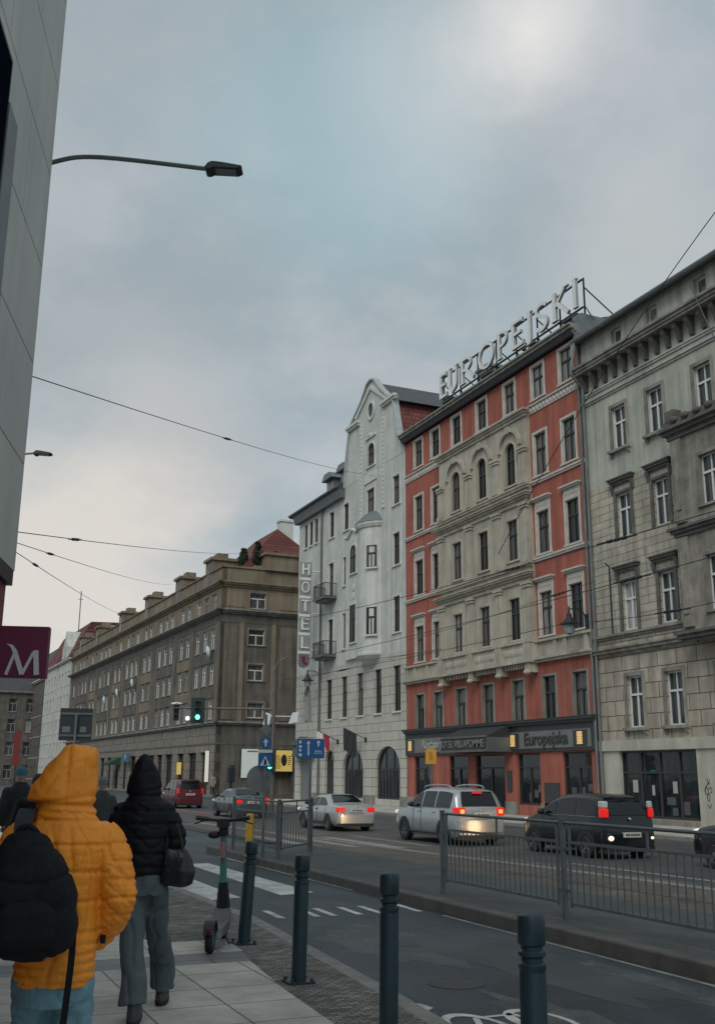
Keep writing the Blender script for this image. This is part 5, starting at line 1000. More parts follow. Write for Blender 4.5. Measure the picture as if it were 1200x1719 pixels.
def car(name,label,X,Y,z,paint,P,L,W,belt,glass_y,rear_glass,wind,wheels,wr=.31,lights=None,cat='car',zb=.2,roofw=.76,rz=0,rail=False,brake_top=False,rear_glint=False,plate=True,spoiler=False,sidepillars=(),rearbump=None,dim=False):
    t=thing(name,label,cat,(X,Y-L/2,z),R(rz),'cars in the far lane')     # local y forward from the tail
    P=smooth_prof(P); top=lambda y: lerp_pts(P,y); H=max(q for _,q in P)
    bl=belt if callable(belt) else (lambda y:belt)
    def plan(y):
        q=1.0
        if y<.55: q-=.13*(1-y/.55)**2.4
        if L-y<.8: q-=.26*(1-(L-y)/.8)**2.2
        return q*W/2
    def hw(y,zz):
        b0=bl(y); p=plan(y)
        if zz<=b0:
            q=1-.07*max(0,(.45-zz)/.25)**1.5 if zz<.45 else 1-.035*max(0,(zz-.62)/(b0-.62+1e-6))**2
            return p*q
        tt=min(1,(zz-b0)/(H-b0)); return p*.965*(1-(1-roofw)*tt**1.15)
    b=MB(); NS=60; ys=sorted({0,.03,.08,.16,*[L*i/NS for i in range(NS+1)],L-.03,L-.08,L-.16}); lev=[0,.12,.28,.45,.6,.72,.82,.9,.96,1.0]
    rings=[]
    for y in ys:
        tp=top(y); r=[(0,y,zb)]
        for v in lev:
            zz=zb+(tp-zb)*v; x=hw(y,zz)
            if v>.93: x-= (.05 if v<.99 else .13)*min(1,(tp-zb))
            if v==0: x-=.05
            r.append((x,y,zz-(0.012 if v==1 else 0)))
        r.append((0,y,tp+.004)); rings.append(r+[(-p[0],p[1],p[2]) for p in r[-2:0:-1]])
    n=len(rings[0]); vs=[p for r in rings for p in r]; fs=[]
    for i in range(len(rings)-1):
        for j in range(n): fs.append((i*n+j,i*n+(j+1)%n,(i+1)*n+(j+1)%n,(i+1)*n+j))
    fs.append(list(range(n))); fs.append([(len(rings)-1)*n+j for j in range(n-1,-1,-1)]); b.add(vs,fs)
    body=b.build('body',paint,t,smooth=True,angle=32)
    # side glass
    for s in (-1,1):
        edges=[glass_y[0],*[q for p in sidepillars for q in (p-.04,p+.04)],glass_y[1]]
        for a,c in zip(edges[::2],edges[1::2]):
            b=MB(); m_=16; G=[]
            for i in range(m_+1):
                y=a+(c-a)*i/m_; lo=bl(y)+.05; hi=max(lo+.005,min(top(y)-.11,H-.12)); G.append([(s*(hw(y,lo+(hi-lo)*j/4)+.007),y,lo+(hi-lo)*j/4) for j in range(5)])
            for i in range(m_):
                for j in range(4): b.quad(G[i][j],G[i+1][j],G[i+1][j+1],G[i][j+1])
            b.build('side_window',M('car_glass'),t,smooth=True)
        b=MB(); b.tube([(s*(hw(glass_y[0]+(glass_y[1]-glass_y[0])*i/12,bl(0)+.035)+.008),glass_y[0]+(glass_y[1]-glass_y[0])*i/12,bl(glass_y[0]+(glass_y[1]-glass_y[0])*i/12)+.035) for i in range(13)],.012,5); b.build('window_trim',M('chrome' if name!='red_van' else 'black_trim'),t)
        y=glass_y[1]-.35; b=MB(); b.ball((s*(W/2+.1),y,bl(y)+.1),(.1,.07,.075),8); b.box(s*(W/2-.06),s*(W/2+.06),y-.02,y+.03,bl(y)+.02,bl(y)+.06); b.build('wing_mirror',M('black_trim'),t,smooth=True,angle=40)
        for y in (glass_y[0]+.95,glass_y[0]+1.9):
            b=MB(); b.box(s*(hw(y,bl(y)-.1)),s*(hw(y,bl(y)-.1)+.02),y-.09,y+.09,bl(y)-.12,bl(y)-.085); b.build('door_handle',M('black_trim') if name!='silver_suv' else paint,t)
    for nm,(a,c) in (('rear_window',rear_glass),('windscreen',wind)):
        b=MB(); G=[]; m_=10
        for i in range(m_+1):
            y=a+(c-a)*i/m_; tp=top(y); dy=.01; sl=(top(y+dy)-top(y-dy))/(2*dy); nl=math.hypot(sl,1); o=.012; yy,zz=y-sl/nl*o,tp+1/nl*o+.004; x=hw(y,tp)-.15
            G.append([(x*j/4,yy,zz) for j in range(-4,5)])
        for i in range(m_):
            for j in range(8): b.quad(G[i][j],G[i][j+1],G[i+1][j+1],G[i+1][j])
        b.build(nm,M('car_glass'),t,smooth=True)
    # wheels
    for yw in wheels:
        for s in (-1,1):
            xo=W/2-.0; b=MB(); A=arc(yw,wr,wr*1.17,wr*1.17,-8,188,20); b.prism([(p,q) for p,q in A],s*(xo-.3),s*(xo+.006),'x'); b.build('wheel_arch',M('black_trim'),t)
            wl=put('wheel',None,t,(s*(xo-.09),yw,wr)); b=MB(); b.lathe([(wr*.66,-.105),(wr*.93,-.105),(wr,-.08),(wr,.08),(wr*.93,.105),(wr*.66,.105),(wr*.66,-.105)],(0,0,0),28,'x',cap=False); b.build('tyre',M('tyre'),wl,smooth=True,angle=40)
            b=MB(); b.lathe([(wr*.66,.09*s),(wr*.6,.1*s),(wr*.56,.04*s),(wr*.2,.05*s),(wr*.14,.1*s),(.0,.1*s)],(0,0,0),28,'x',cap=False)
            for k in range(5):
                an=2*math.pi*k/5+.3; d=Vector((0,math.cos(an),math.sin(an))); e=Vector((0,-math.sin(an),math.cos(an)))*.035; o=Vector((.088*s,0,0)); q=Vector((.062*s,0,0))
                i_,j_=d*wr*.15,d*wr*.6; b.add([i_+e+o,i_-e+o,j_-e*.8+o,j_+e*.8+o,i_+e+q,i_-e+q,j_-e*.8+q,j_+e*.8+q],[(0,1,2,3),(4,7,6,5),(0,4,5,1),(1,5,6,2),(2,6,7,3),(3,7,4,0)])
            b.build('rim',M('rim'),wl,smooth=True,angle=30)
    for s in (-1,1):
        for y in [glass_y[0]+.1,*sidepillars[-1:],glass_y[1]-.3]:
            b=MB(); b.tube([(s*(hw(y,zz)+.001),y,zz) for zz in [.32+(bl(y)-.32)*i/7 for i in range(8)]],.007,4); b.build('door_seam',M('black_trim'),t)
        b=MB(); b.tube([(s*(hw(y,.3)+.004),y,.3) for y in [wheels[0]+wr*1.2+(wheels[1]-wheels[0]-wr*2.4)*i/8 for i in range(9)]],.035,6); b.build('sill_strip',M('black_trim'),t)
    b=MB(); b.ball((0,-.012,bl(0)-.02),(.045,.012,.045),8); b.build('badge',M('chrome'),t,smooth=True)
    # lamps
    for s in (-1,1):
        (x0,x1,z0,z1,wrap)=lights
        b=MB(); o=[(s*x0,-.012),(s*x1*.97,.01),(s*(x1+.012),.06),(s*(x1+.016),wrap),(s*(x1-.05),wrap),(s*(x1-.08),.12),(s*x0,.1)]
        b.prism([(p,q) for p,q in o],z0,z1,'z'); lm=b.build('tail_light',TAILO if dim else TAIL,t,bevel=.03)
        if name=='dark_minivan': b=MB(); b.prism([(p*.985,q+.03) for p,q in o],z1+.004,z1+.17,'z'); b.build('clear_lens',mat('clear_lens',(.5,.52,.52),.25,.05),lm,bevel=.03)
        if not dim: b=MB(); b.box(s*(x0+.05),s*(x1-.08),-.02,-.011,z0+(z1-z0)*.3,z0+(z1-z0)*.75); b.build('lamp_core',ORANGE if name=='silver_suv' else TAIL,lm,bevel=.004)
        y=L-.3; b=MB(); zz=bl(y)-.17; b.ball((s*(plan(L-.22)-.1),L-.26,zz),(.15,.2,.075),8); b.build('headlight',HEADL,t,smooth=True)
    if rearbump: z0,z1,mm=rearbump; b=MB(); A=[(x,.03*(abs(x)/(W/2))**4-.05 if abs(x)<W/2-.06 else .12) for x in [(-W/2+.04)+(W-.08)*i/14 for i in range(15)]]; b.prism(A+[(W/2-.12,.3),(-W/2+.12,.3)],z0,z1,'z'); b.build('rear_bumper',mm,t,smooth=True,angle=30,bevel=.02)
    b=MB(); b.box(-W/2+.12,W/2-.12,-.03,.25,zb-.02,zb+.1); b.build('underside',M('black_trim'),t)
    if plate: z0=plate if not isinstance(plate,bool) else .75; b=MB(); b.box(-.26,.26,-.085,-.005,z0,z0+.115); pl=b.build('number_plate',PLATE,t); b=MB(); 
    if plate:
        x=-.2
        for wd in (.04,.05,.0,.035,.05,.04,.045,.03): b.box(x,x+wd+1e-3,-.0875,-.0855,z0+.03,z0+.085); x+=wd+.018
        b.build('plate_marks',M('black_trim'),pl)
    if brake_top: b=MB(); yb=rear_glass[1]-.02; b.box(-.14,.14,yb-.1,yb+.02,top(yb)-.02,top(yb)+.035); b.build('brake_light',TAIL,t,bevel=.01)
    if rail:
        for s in (-1,1): b=MB(); b.tube(rounded([(s*(hw(1.2,H)-.08),.75,H-.03),(s*(hw(1.2,H)-.08),.95,H+.05),(s*(hw(1.2,H)-.08),1.7,H+.065),(s*(hw(1.2,H)-.08),2.35,H+.02),(s*(hw(1.2,H)-.08),2.5,H-.04)],5),.02,6); b.build('roof_rail',paint,t,smooth=True)
    if rear_glint: 
        for s,sc in ((-1,1),(1,.55)): b=MB(); b.ball((s*(W/2-.2),-.05,.5),(.085*sc,.03,.06*sc),8); b.build('reflector_glint',GLINT,t,smooth=True)  # glowing spots imitate the next car's headlight reflected here, no lamp
    return t
PA=lambda n,c,r=.28,mt=.55: mat(n,c,r,.06,3,metal=mt,coat=.8 if mt>.35 else .3)
car('silver_suv','silver estate car with roof rails and glowing brake lights, before the red house entrance',15.65,28.86,-.31,PA('silver_paint',(.42,.45,.46)),
 [(0,.62),(.02,.98),(.07,1.02),(.3,1.47),(.42,1.55),(1.0,1.6),(2.0,1.6),(2.5,1.5),(3.15,1.08),(3.3,1.02),(3.9,.93),(4.15,.82),(4.28,.6)],4.29,1.69,.99,(.42,3.0),(.1,.31),(2.55,3.12),(.82,3.32),.33,(.52,.78,.82,1.06,.34),rail=True,brake_top=True,sidepillars=(1.35,2.2),rearbump=(.36,.72,PA('silver_paint',())),plate=.8)
car('dark_minivan','dark boxy minivan with lit red lamps, directly behind the railing at the right',16.68,23.24,-.32,PA('dark_paint',(.014,.018,.022),.22,.3),
 [(0,.6),(.02,.88),(.05,.97),(.14,1.2),(.27,1.38),(.48,1.48),(.95,1.53),(1.7,1.52),(2.3,1.38),(2.95,1.03),(3.1,.98),(3.55,.86),(3.72,.75),(3.8,.55)],3.81,1.64,.96,(.3,2.85),(.07,.36),(2.35,2.95),(.72,3.05),.31,(.62,.77,.98,1.2,.2),sidepillars=(1.15,2.0),rearbump=(.28,.62,PA('dark_paint',())),plate=.52,rear_glint=True,roofw=.8)
car('silver_sedan','silver four door saloon in front of the white house arches',15.29,36.97,-.33,PA('sedan_paint',(.44,.45,.43)),
 [(0,.58),(.03,.86),(.1,.92),(.5,.95),(.72,.965),(1.35,1.25),(1.6,1.28),(2.2,1.27),(2.55,1.17),(3.1,.88),(3.25,.85),(3.9,.76),(4.12,.66),(4.22,.5)],4.23,1.58,.86,(.95,2.95),(.8,1.34),(2.55,3.08),(.82,3.28),.29,(.42,.72,.66,.84,.26),sidepillars=(1.85,),rearbump=(.28,.6,PA('sedan_paint',())),plate=.68,roofw=.74)
car('dark_sedan','dark grey saloon with red tail lights near the crossing, partly behind the sign pole',15.22,48.57,-.32,PA('slate_paint',(.075,.09,.10)),
 [(0,.6),(.03,.9),(.1,.96),(.45,.99),(.62,1.0),(1.25,1.3),(1.5,1.33),(2.2,1.32),(2.55,1.22),(3.1,.92),(3.25,.89),(3.9,.8),(4.1,.7),(4.2,.5)],4.21,1.65,.9,(.9,2.95),(.7,1.22),(2.55,3.08),(.82,3.25),.3,(.5,.76,.66,.9,.24),sidepillars=(1.8,),rearbump=(.28,.62,PA('slate_paint',())),plate=.66,roofw=.75)
car('red_van','dark red boxy van farthest along the lane, beside the black hood',16.05,62.6,-.33,PA('van_red',(.085,.006,.011),.4,.0),
 [(0,.6),(.02,1.0),(.04,1.04),(.12,1.5),(.22,1.62),(.9,1.65),(2.0,1.62),(2.4,1.52),(3.0,1.1),(3.15,1.05),(3.5,.92),(3.68,.78),(3.75,.55)],3.76,1.66,1.0,(.25,2.9),(.05,.14),(2.45,3.0),(.72,3.0),.3,(.66,.78,.85,1.15,.12),sidepillars=(1.1,1.95),rearbump=(.26,.6,PA('van_red',())),plate=.75,roofw=.86,dim=True)
car('dark_car','dark car just entering at the right edge with pale headlight',17.5,17.3,-.31,PA('navy_paint',(.02,.027,.035)),
 [(0,.58),(.03,.9),(.1,.96),(.5,1.2),(1.2,1.38),(1.6,1.42),(2.2,1.4),(2.55,1.3),(3.1,.98),(3.25,.94),(3.8,.84),(4.02,.72),(4.12,.5)],4.13,1.65,.92,(.7,2.95),(.3,.9),(2.55,3.08),(.8,3.25),.31,(.5,.76,.7,.92,.24),sidepillars=(1.8,),plate=True,roofw=.75)
# headlight beams of the two cars that light the bumpers in front
for x,y,z in ((15.0,25.3,.45),(16.1,25.3,.45),(15.85,31.15,.42)):
    l=bpy.data.lights.new('headlight_beam','SPOT'); l.energy=48 if y>30 else 18; l.spot_size=R(60) if y>30 else R(125); l.spot_blend=.6; l.color=(1,.62,.32); l.shadow_soft_size=.06 if y>30 else .25
    o=bpy.data.objects.new('headlight_beam',l); COL.objects.link(o); o.location=(x,y,z-.3); o.rotation_euler=(R(86),0,R(6))
# ================================================================ SCOOTER
sc=thing('electric_scooter','parked teal and black electric scooter standing by the leaning bollard','scooter',(2.89,9.98,0),R(-24))
BK=M('cast_black'); TE=mat('teal_paint',(.06,.30,.25),.45,.12,5); GP=mat('scooter_grey',(.14,.15,.155),.5,.15,5)
def wheel(y,r): 
    w_=put('wheel',None,sc,(0,y,r)); b=MB(); b.lathe([(r*.6,-.035),(r*.9,-.035),(r,-.018),(r,.018),(r*.9,.035),(r*.6,.035),(r*.6,-.035)],(0,0,0),24,'x',cap=False); b.build('tyre',M('tyre'),w_,smooth=True); b=MB(); b.lathe([(r*.6,-.03),(.02,-.035),(.02,.035),(r*.6,.03)],(0,0,0),20,'x',cap=False); b.build('rim',GP,w_)
wheel(0,.125); wheel(.92,.125)
b=MB(); b.prism([(.1,.1),(.16,.2),(.72,.2),(.8,.3),(.86,.3),(.84,.14),(.74,.1)],-.085,.085,'x'); b.build('deck',GP,sc,bevel=.015)
b=MB(); A=arc(0,.125,.165,.165,20,160,12); B=arc(0,.125,.145,.145,20,160,12)
for i in range(12): b.prism([A[i],A[i+1],B[i+1],B[i]],-.05,.05,'x')
b.build('mudguard',BK,sc); b=MB(); b.box(-.022,.022,-.172,-.155,.2,.245); b.build('rear_light',mat('scooter_red',(.14,.015,.02),.3,.05),sc,bevel=.005)
b=MB(); A=arc(.92,.125,.165,.165,10,170,12); B=arc(.92,.125,.145,.145,10,170,12)
for i in range(12): b.prism([A[i],A[i+1],B[i+1],B[i]],-.05,.05,'x')
for s in(-.06,.06): b.tube([(s,.92,.125),(s*.8,.86,.38)],.018,6)
b.build('fork',BK,sc)
b=MB(); b.tube([(0,.88,.28),(0,.83,.45),(0,.80,.56)],[.075,.06,.045],10); b.build('stem_base',BK,sc,smooth=True)
b=MB(); b.tube([(0,.80,.54),(0,.76,.74)],.036,12); b.build('stem_lower',TE,sc,smooth=True); b=MB(); b.tube([(0,.76,.741),(0,.69,1.06)],.034,12); b.build('stem_upper',mat('stem_grey',(.12,.2,.19),.45,.12,5),sc,smooth=True)
b=MB(); b.tube([(0,.71,.80),(0,.672,.95)],.022,8); o=b.build('sticker',mat('pink_sticker',(.45,.2,.2),.5,.1),sc,(0,.0,0),(R(0),0,0)); o.location=(0,-.01,0)
b=MB(); b.tube([(0,.70,1.02),(0,.66,1.16)],.05,10); b.box(-.06,.06,.6,.72,1.1,1.18); b.build('display_head',BK,sc,smooth=True,angle=35)
b=MB(); b.tube(rounded([(-.26,.58,1.19),(-.12,.65,1.17),(0,.67,1.16),(.12,.65,1.17),(.26,.58,1.19)],4),.016,8); b.tube([(-.27,.575,1.192),(-.15,.635,1.175)],.023,8); b.tube([(.27,.575,1.192),(.15,.635,1.175)],.023,8); b.tube([(-.17,.66,1.17),(-.3,.66,1.13)],.008,5); b.tube([(.17,.66,1.17),(.3,.66,1.13)],.008,5); b.build('handlebar',BK,sc,smooth=True)
b=MB(); b.ball((-.1,.72,1.02),(.07,.05,.04),8); b.tube([(-.03,.7,1.05),(-.12,.72,1.02)],.015,6); b.build('phone_holder',BK,sc,smooth=True); b=MB(); b.tube([(.05,.5,.12),(.13,.46,.012)],.01,6); b.build('kickstand',BK,sc)
# ================================================================ OVERHEAD WIRES
def P_(x,y,X=None,D=None,Y=None):      # survey helper: world point on a known plane
    r=fw*1719+rt2*(x-600)+up2*(859.5-y); t=X/r.x if X is not None else (Y/r.y if Y is not None else D/(r@fw)); return Vector((0,0,1.62))+r*t
def wire(label,a,c,sag=.2,r=.009,ins=None,grp='overhead tram and lamp wires'):
    t=thing('overhead_wire',label,'wire',tuple(a),0,grp); d=c-a; b=MB(); b.tube([Vector((0,0,0))+d*(i/14)-Vector((0,0,sag*4*(i/14)*(1-i/14))) for i in range(15)],r,5); b.build('cable',BK,t)
    for q in ins or []:
        p=d*q-Vector((0,0,sag*4*q*(1-q))); e=d.normalized(); b=MB()
        for k in range(3): b.tube([p+e*(k*.16-.2),p+e*(k*.16-.1)],.05*r/.011*.8,8)
        b.tube([p-e*.45,p+e*.45],r*1.9,6); b.build('insulator',BK,t)
    return t
wire('long span wire from the left building to the white gable, with an insulator',P_(52,631,D=13),P_(640,800,X=27.9),.25,.008,[.195])
wire('thin span wire above the beige block roof, upper of the three far ones',P_(30,893,D=14),P_(440,925,D=75),.25,.007,[.055])
wire('middle of three thin wires fanning out over the beige block',P_(28,911,D=15),P_(290,981,D=80),.2,.0065,[.05])
wire('lowest of three thin wires, falling steeply towards the beige block',P_(26,926,D=15),P_(215,1033,D=80),.2,.0065,[.04])
wire('diagonal wire rising out of the top right corner across the grey house',P_(836,930,X=10.2),P_(1215,335,X=9.0),-.25,.007)
wire('short dark wire from the grey house cornice to the right edge',P_(1157,478,X=27),P_(1215,605,X=16),.0,.018)
wire('contact wire across the house fronts, upper one with a black insulator',P_(470,1046,X=9.4),P_(1215,853,X=8.6),.12,.007,[.88,.72])
wire('contact wire across the house fronts, second from the top',P_(470,1115,X=10.6),P_(1215,929,X=9.6),.1,.007,[.9])
wire('contact wire across the house fronts, third from the top with small fittings',P_(480,1141,X=11),P_(960,1044,X=11),.06,.007,[.3])
wire('contact wire across the house fronts, lowest, reaching the right edge',P_(990,1044,X=12),P_(1215,1007,X=12),.05,.007,[.65])
wire('slanted stay wire low over the red house',P_(683,1075,X=11.5),P_(1000,975,X=11),.05,.006,[.85])
wire('stay wire fixed near the turret of the white house',P_(600,1108,X=26),P_(740,1090,X=12),.05,.012)
# ================================================================ PEOPLE
SKIN=mat('skin',(.42,.25,.19),.55,.08,6)
def remesh(mb,name,m_,voxel=.01,it=4,disp=None):
    me=bpy.data.meshes.new(name); me.from_pydata(mb.v,[],mb.f); o=bpy.data.objects.new('shape',me); COL.objects.link(o)
    r=o.modifiers.new('r','REMESH'); r.mode='VOXEL'; r.voxel_size=voxel
    s=o.modifiers.new('s','SMOOTH'); s.iterations=it; s.factor=.5
    dg=bpy.context.evaluated_depsgraph_get(); out_=bpy.data.meshes.new_from_object(o.evaluated_get(dg)); bpy.data.objects.remove(o); bpy.data.meshes.remove(me)
    if disp:
        ns=[v.normal.copy() for v in out_.vertices]
        for v,n_ in zip(out_.vertices,ns): v.co+=n_*disp(v.co)
    out_.materials.clear(); out_.materials.append(m_); out_.polygons.foreach_set('use_smooth',[True]*len(out_.polygons)); out_.name=name; return out_
def limb(b,pts,rs,n=14,sub=6,endball=True):
    V=rounded(pts,sub); k=len(rs); R_=[]
    for i in range(len(V)):
        t=i/(len(V)-1)*(k-1); j=min(int(t),k-2); R_.append(rs[j]+(rs[j+1]-rs[j])*(t-j))
    b.tube(V,R_,n); b.ball(pts[0],rs[0],8)
    if endball: b.ball(pts[-1],rs[-1],8)
def hand(b,w_,d,side):       # palm, four unequal bent fingers and a thumb
    d=Vector(d).normalized(); s=d.cross(Vector((0,1,0))).normalized()*side; q=s.cross(d)
    b.tube([w_,w_+d*.04,w_+d*.09],[(.024,.03),(.018,.042),(.016,.04)],10)
    for k,(o,l) in enumerate(((-.03,.065),(-.01,.075),(.01,.07),(.03,.055))):
        p=w_+d*.085+s*o; b.tube([p,p+d*l*.5+q*.004,p+d*l*.85+q*.02,p+d*l+q*.035],[.009,.0085,.008,.006],8)
    p=w_+d*.03-s*.04; b.tube([p,p+d*.03-s*.022,p+d*.06-s*.02+q*.012],[.011,.01,.008],8)
def body_mesh(J,h=1.0):
    b=MB(); V=lambda p:Vector(p)
    b.sections([(0,0,.84,.115,.09),(0,0,.92,.122,.095),(0,0,1.02,.13,.095),(0,0,1.15,.135,.095),(0,0,1.28,.155,.1),(0,0,1.36,.15,.085),(0,0,1.41,.08,.065)],18)
    hc=V(J['head']); b.tube([(0,0,1.36),(hc.x*.5,hc.y*.5,1.44),(hc.x,hc.y,hc.z-.06)],[.06,.055,.058],12)
    b.ball(hc,(.074,.092,.112),14); b.ball((hc.x,hc.y+.045,hc.z-.07),(.05,.045,.045),10)            # skull and jaw
    b.tube([(hc.x,hc.y+.085,hc.z+.015),(hc.x,hc.y+.112,hc.z-.022)],[.008,.014],8)                    # nose
    for s in (-1,1): b.ball((hc.x+s*.075,hc.y-.005,hc.z-.01),(.012,.022,.032),8); b.ball((hc.x+s*.03,hc.y+.083,hc.z+.012),(.014,.01,.009),8)
    b.ball((hc.x,hc.y+.088,hc.z-.058),(.024,.012,.009),8)
    for s,k in ((-1,'L'),(1,'R')):
        sh,el,wr_=J['sh'+k],J['el'+k],J['wr'+k]; limb(b,[sh,el],[.05,.04],12); limb(b,[el,wr_],[.04,.026],12); hand(b,V(wr_),V(wr_)-V(el),s)
        hp,kn,an=J['hp'+k],J['kn'+k],J['an'+k]; limb(b,[hp,kn],[.06,.044],14); limb(b,[kn,an],[.044,.033],12); b.ball((an[0],an[1]+.06,max(.045,an[2]-.04)),(.038,.11,.035),10)
    return remesh(b,'body',SKIN,.012,3)
def shoe(t,an,m_,pitch=0,sole='tyre'):
    b=MB(); b.sections([(0,.03,-.07,.045,.135,.8),(0,.03,-.045,.048,.138,.8),(0,.02,-.02,.045,.115,.85),(0,-.02,.02,.042,.07),(0,-.03,.07,.042,.05)],16); o=b.build('shoe',m_,t,(an[0],an[1]+.02,an[2]),(pitch,0,0),smooth=True,angle=60)
    b=MB(); b.sections([(0,.03,-.095,.046,.14,.8),(0,.03,-.071,.049,.142,.8)],16); b.build('sole',M(sole),o,smooth=True,angle=40)
def crease_(p,f,a,sx=1,sz=1,w=.22,off=0):      # sharp pulled folds
    n_=noise.noise(Vector((p.x*f*sx+off,p.y*f*sx,p.z*f*sz))); return -a*max(0,w-abs(n_))/w
def nz(p,f,a,off=0): return noise.noise(Vector((p.x*f,p.y*f+off,p.z*f*.6)))*a
# ---- walker in the orange padded jacket
JK=mat('orange_padding',(.90,.315,.026),.55,.12,6,.35,34,spec=.4); JEAN=mat('blue_jeans',(.165,.32,.39),.85,.25,14,.3,60); BLK=mat('black_fabric',(.006,.008,.012),.8,.3,20,.35,45,spec=.3); STRAP=mat('navy_strap',(.02,.027,.036),.8,.2,30)
J1=dict(head=(.0,.03,1.585),shL=(-.17,0,1.36),elL=(-.25,-.05,1.10),wrL=(-.17,.03,.99),shR=(.16,0,1.36),elR=(.235,-.06,1.11),wrR=(.15,.03,.99),hpL=(-.085,0,.88),knL=(-.09,.12,.5),anL=(-.085,.06,.09),hpR=(.085,0,.88),knR=(.085,.02,.5),anR=(.085,-.2,.11))
p1=thing('person','person seen from behind in an orange hooded padded jacket and pale jeans','person',(.70,4.70,0),R(-12),'pedestrians')
put('body',body_mesh(J1),p1)
def quilt(p):
    d=0
    zs=[.80,.835,.87,.905,.94] if p.z<.96 else [.985,1.1,1.215,1.33,1.43]
    w_=.007 if p.z<.96 else .008; a=.0075 if p.z<.96 else .0085
    if abs(p.x-.0)>.2 and p.z>.96: zs=[1.04,1.115,1.19,1.265,1.34]
    for q in zs: d-=a*math.exp(-((p.z-q+.012*math.sin(p.x*5+q*9)*.6)/w_)**2)
    # pulled creases over the shoulder blades and at the sleeve bends
    d+=nz(p,6,.009)+nz(p,17,.003,5)+crease_(p,6,.006,1.5,.4,.10)+crease_(p,13,.0035,.8,1.5,.10,4)
    for cx,z0,sl in ((-.02,1.30,.25),(.045,1.29,.12),(.1,1.27,-.15),(.0,1.16,.5),(.06,1.12,.3)):
        if p.y<0: d-=.012*math.exp(-((p.x-cx-sl*(z0-p.z))/.010)**2)*math.exp(-((p.z-z0)/.075)**2)
    if p.x>.19 or p.x<-.22: d-=.006*max(0,math.sin((p.z+p.x*.9+nz(p,6,.03))*75))**4*(1 if 1.0<p.z<1.25 else .2)
    return d
b=MB(); b.sections([(0,0,.775,.150,.125),(0,0,.80,.163,.137),(0,0,.95,.172,.147),(0,0,1.1,.176,.15),(0,-.01,1.25,.188,.15),(0,-.01,1.34,.20,.14),(0,0,1.40,.175,.125),(0,0,1.45,.12,.11),(0,.0,1.49,.1,.1)],36)
limb(b,[(.165,0,1.345),(.215,-.03,1.25),(.248,-.06,1.13)],[.085,.083,.075],18); limb(b,[(.248,-.06,1.13),(.225,.0,1.04),(.17,.09,.945)],[.076,.072,.06],18)
limb(b,[(-.175,0,1.345),(-.225,-.02,1.25),(-.262,-.05,1.12)],[.085,.083,.075],18); limb(b,[(-.262,-.05,1.12),(-.24,.03,1.03),(-.19,.12,.94)],[.076,.072,.06],18)
put('jacket',remesh(b,'jacket',JK,.0062,3,quilt),p1)
def hood(t,secs,m_,yo,z0,z1,crease=(),seams=()):
    b=MB(); b.sections(secs,40)
    def d(p): return nz(p,8,.010)+nz(p,17,.006,3)+crease_(p,6,.006,1,.8,.12)-(0 if p.y>0 else sum(.006*math.exp(-((p.x-q)/.009)**2) for q in seams))-sum(a*math.exp(-((p.z-q-sl*p.x)/.012)**2) for q,a,sl in crease)
    me=remesh(b,'hood',m_,.0075,5,d); bm=bmesh.new(); bm.from_mesh(me)
    bmesh.ops.delete(bm,geom=[v for v in bm.verts if v.co.y>yo and z0<v.co.z<z1],context='VERTS'); bm.to_mesh(me); bm.free()      # the face opening
    return put('hood',me,t)
def dense(S,k=4):
    V=[]
    for a,c in zip(S,S[1:]):
        for i in range(k): V.append(tuple(a[j]+(c[j]-a[j])*(i/k) for j in range(5)))
    V.append(S[-1]); return V
hood(p1,dense([(0,0,1.40,.10,.09),(0,.0,1.44,.135,.115),(-.008,.0,1.475,.132,.12),(-.02,.0,1.51,.145,.132),(-.016,.008,1.56,.14,.137),(.004,.012,1.62,.12,.135),(.024,.012,1.67,.098,.12),(.04,.01,1.705,.08,.095),(.045,.005,1.728,.068,.065),(.03,0,1.742,.03,.03)]),JK,.075,1.47,1.71,((1.485,.014,0),(1.51,.008,.15),(1.455,.010,-.1)),(-.0,.085))
b=MB(); b.sections([(0,0,.70,.145,.115),(0,0,.8,.15,.118),(0,0,.9,.14,.11)],24)
limb(b,[(-.08,0,.80),(-.088,.1,.5),(-.085,.06,.10)],[.088,.078,.068],18); limb(b,[(.08,0,.80),(.088,.02,.5),(.085,-.18,.12)],[.088,.078,.068],18)
put('trousers',remesh(b,'trousers',JEAN,.010,3,lambda p:nz(p,14,.007)+crease_(p,8,.010,.7,1.5,.2)),p1); SHOE=mat('shoe_white',(.5,.5,.48),.6,.1,6); shoe(p1,J1['anL'],SHOE); shoe(p1,J1['anR'],SHOE,.15)
b=MB(); b.box(.178,.2,-.02,.02,.93,.965); b.tube([(.19,0,.965),(.185,.0,1.0)],.006,5); b.build('toggle',BLK,p1,bevel=.006)
